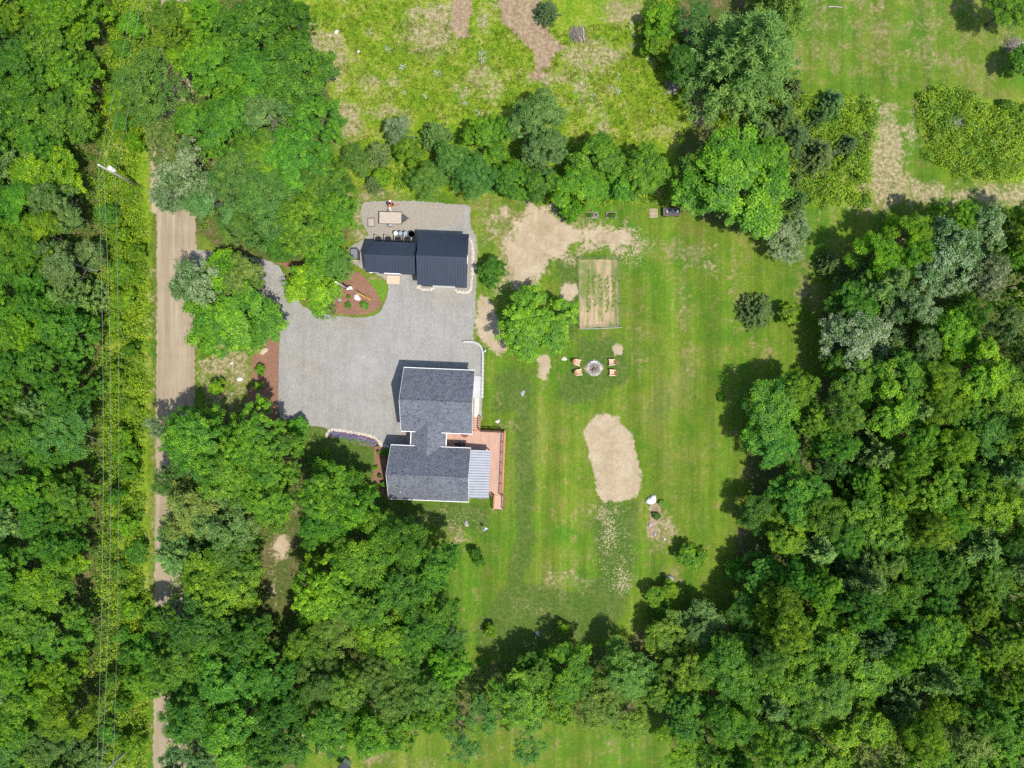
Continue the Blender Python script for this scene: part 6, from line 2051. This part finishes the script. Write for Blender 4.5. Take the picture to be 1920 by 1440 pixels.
# --- feeder on a post below the deck
c = W(906, 985)
fd = empty("bird_feeder", c, 0, "little blue and white feeder on a post in the grass below the deck", "feeder")
m = MB(); m.tube([(0, 0, 0), (0, 0, 1.5), (0.06, -0.1, 1.62), (0.18, -0.25, 1.6)], 0.018, 6); m.build("post", M['black'], fd)
m = MB(); m.lathe([(0.05, 1.12), (0.14, 1.16), (0.14, 1.42), (0.03, 1.5)], 12, (0.2, -0.28, 0)); m.build("feeder_body", M['blue'], fd)
m = MB(); m.lathe([(0.20, 1.10), (0.21, 1.12), (0.05, 1.13)], 12, (0.2, -0.28, 0)); m.build("tray", M['white'], fd)
m = MB(); m.box((0.42, -0.38, 0.06), (0.35, 0.16, 0.12), -0.4); m.build("base_stone", M['whitestone'], fd, bevel=0.03)
c = W(909.8, 658.5)
yl = empty("garden_lamp", c, 0, "small grey post lamp outside the curved block wall's corner", "lamp")
m = MB(); m.tube([(0, 0, 0), (0, 0, 0.75)], 0.03, 8); m.build("post", M['black'], yl)
m = MB(); m.lathe([(0.05, 0.75), (0.16, 0.80), (0.16, 0.86), (0.03, 0.95)], 12); m.build("cap", M['concrete'], yl)

# --- brush piles and logs
def brush_pile(px, py, rpx, n, hh, label, seed, mats, cat="brush pile", logs=0, ang0=None):
    c = W(px, py)
    root = empty("brush_pile", c, 0, label, cat)
    rng = random.Random(seed)
    R = rpx * K * CAM_H
    m = MB()
    for k in range(n):
        a = rng.uniform(0, 6.28) if ang0 is None else ang0 + rng.gauss(0, 0.35)
        cx, cy = rng.gauss(0, 0.30) * R, rng.gauss(0, 0.30) * R
        L = R * rng.uniform(0.35, 0.85)
        z = hh * rng.uniform(0.1, 1.0) * max(0.15, 1 - (cx * cx + cy * cy) / (R * R))
        d = Vector((math.cos(a), math.sin(a), rng.uniform(-0.2, 0.2)))
        p = Vector((cx, cy, z + 0.04))
        bend = Vector((rng.uniform(-0.1, 0.1), rng.uniform(-0.1, 0.1), rng.uniform(0, 0.1))) * L
        r = rng.uniform(0.012, 0.035)
        a_, b_ = p - d * L * 0.5, p + d * L * 0.5
        a_.z = max(a_.z, 0.03); b_.z = max(b_.z, 0.03)
        m.tube([a_, p + bend, b_], [r, r * 0.8, r * 0.4], 4, cap=False)
    tag(m.build("twigs", M[mats[0]], root), kind="stuff")
    for k in range(logs):
        a = (ang0 if ang0 is not None else rng.uniform(0, 3)) + rng.gauss(0, 0.15)
        p = Vector((rng.gauss(0.2, 0.25) * R, rng.gauss(-0.2, 0.2) * R, 0.12 + 0.1 * k * 0.4))
        d = Vector((math.cos(a), math.sin(a), 0)) * R * rng.uniform(0.35, 0.6)
        q = MB(); q.tube([p - d, p + d], [rng.uniform(0.07, 0.12), rng.uniform(0.06, 0.09)], 8); q.build("log", M[mats[1]], root)
    return root


brush_pile(1083, 66, 22, 150, 0.7, "pile of split grey logs and sticks in dark grass by the brown track", 21, ('brush', 'pinkstone'), logs=7, ang0=1.75)
brush_pile(1787, 231, 20, 190, 0.9, "pale grey brush pile inside the second bramble patch", 22, ('dead', 'dead'), logs=3)
brush_pile(1897, 88, 24, 130, 0.6, "brush pile with crossed white sticks at the picture's right edge", 23, ('brush', 'dead'), logs=4)
brush_pile(1262, 165, 20, 70, 0.4, "charred log heap beside the shaded meadow edge", 24, ('brush', 'brush'), logs=4, ang0=0.6)
brush_pile(1308, 225, 14, 80, 0.4, "small tangle of dry sticks below the big pine", 25, ('brush', 'dead'), logs=1)
for (px, py, L, rz, r, mat, lab) in ((1567, 12.5, 1.9, -0.06, 0.07, 'dead', "pale fallen log at the top of the far lawn"), (195, 487, 2.6, -0.28, 0.13, 'dead', "grey fallen log in the brush under the power line"), (1272, 160, 1.9, 0.65, 0.14, 'char', "blackened log lying across the charred heap")):
    c = W(px, py, 0.15)
    root = empty("fallen_log", (c.x, c.y, 0), rz, lab, "log")
    m = MB(); m.tube([(-L / 2, 0, r), (0, 0.04, r * 1.1), (L / 2, 0, r * 0.9)], [r, r * 0.95, r * 0.75], 9); m.build("stem", M[mat], root, smooth=False)
    m = MB(); m.tube([(L * 0.1, 0.02, r * 1.4), (L * 0.2, 0.16, r * 2.6)], [r * 0.3, r * 0.15], 6); m.build("branch_stub", M[mat], root)

# --- small playhouse at the bottom edge
c = W(650, 1431)
ph = empty("playhouse", c, math.radians(-32), "little white playhouse with a black roof on the bottom lawn", "playhouse")
w_ = MB(); gable_walls(w_, 0.55, 0.50, 0, 1.35, 1.75, 0.15); w_.build("wall", M['white'], ph)
m = MB(); slab_roof(m, -0.72, 0.72, -0.62, 1.35, 0, 1.80, 0.05); slab_roof(m, -0.72, 0.72, 0.62, 1.35, 0, 1.80, 0.05); rf_ = m.build("roof", M['binblack'], ph)
m = MB(); m.box((0, 0, 1.80), (1.46, 0.10, 0.06)); m.build("ridge_cap", M['black'], rf_)
m = MB(); m.box((0.15, -0.95, 0.45), (1.2, 0.75, 0.07)); pt = m.build("porch_table", M['white'], ph)
for sx in (-1, 1):
    for sy in (-1, 1):
        m = MB(); m.box((0.15 + sx * 0.52, -0.95 + sy * 0.3, 0.21), (0.07, 0.07, 0.41)); m.build("table_leg", M['white'], pt)
m = MB(); m.box((0, -0.52, 0.55), (0.5, 0.04, 1.0)); m.build("door", M['newwood'], ph)
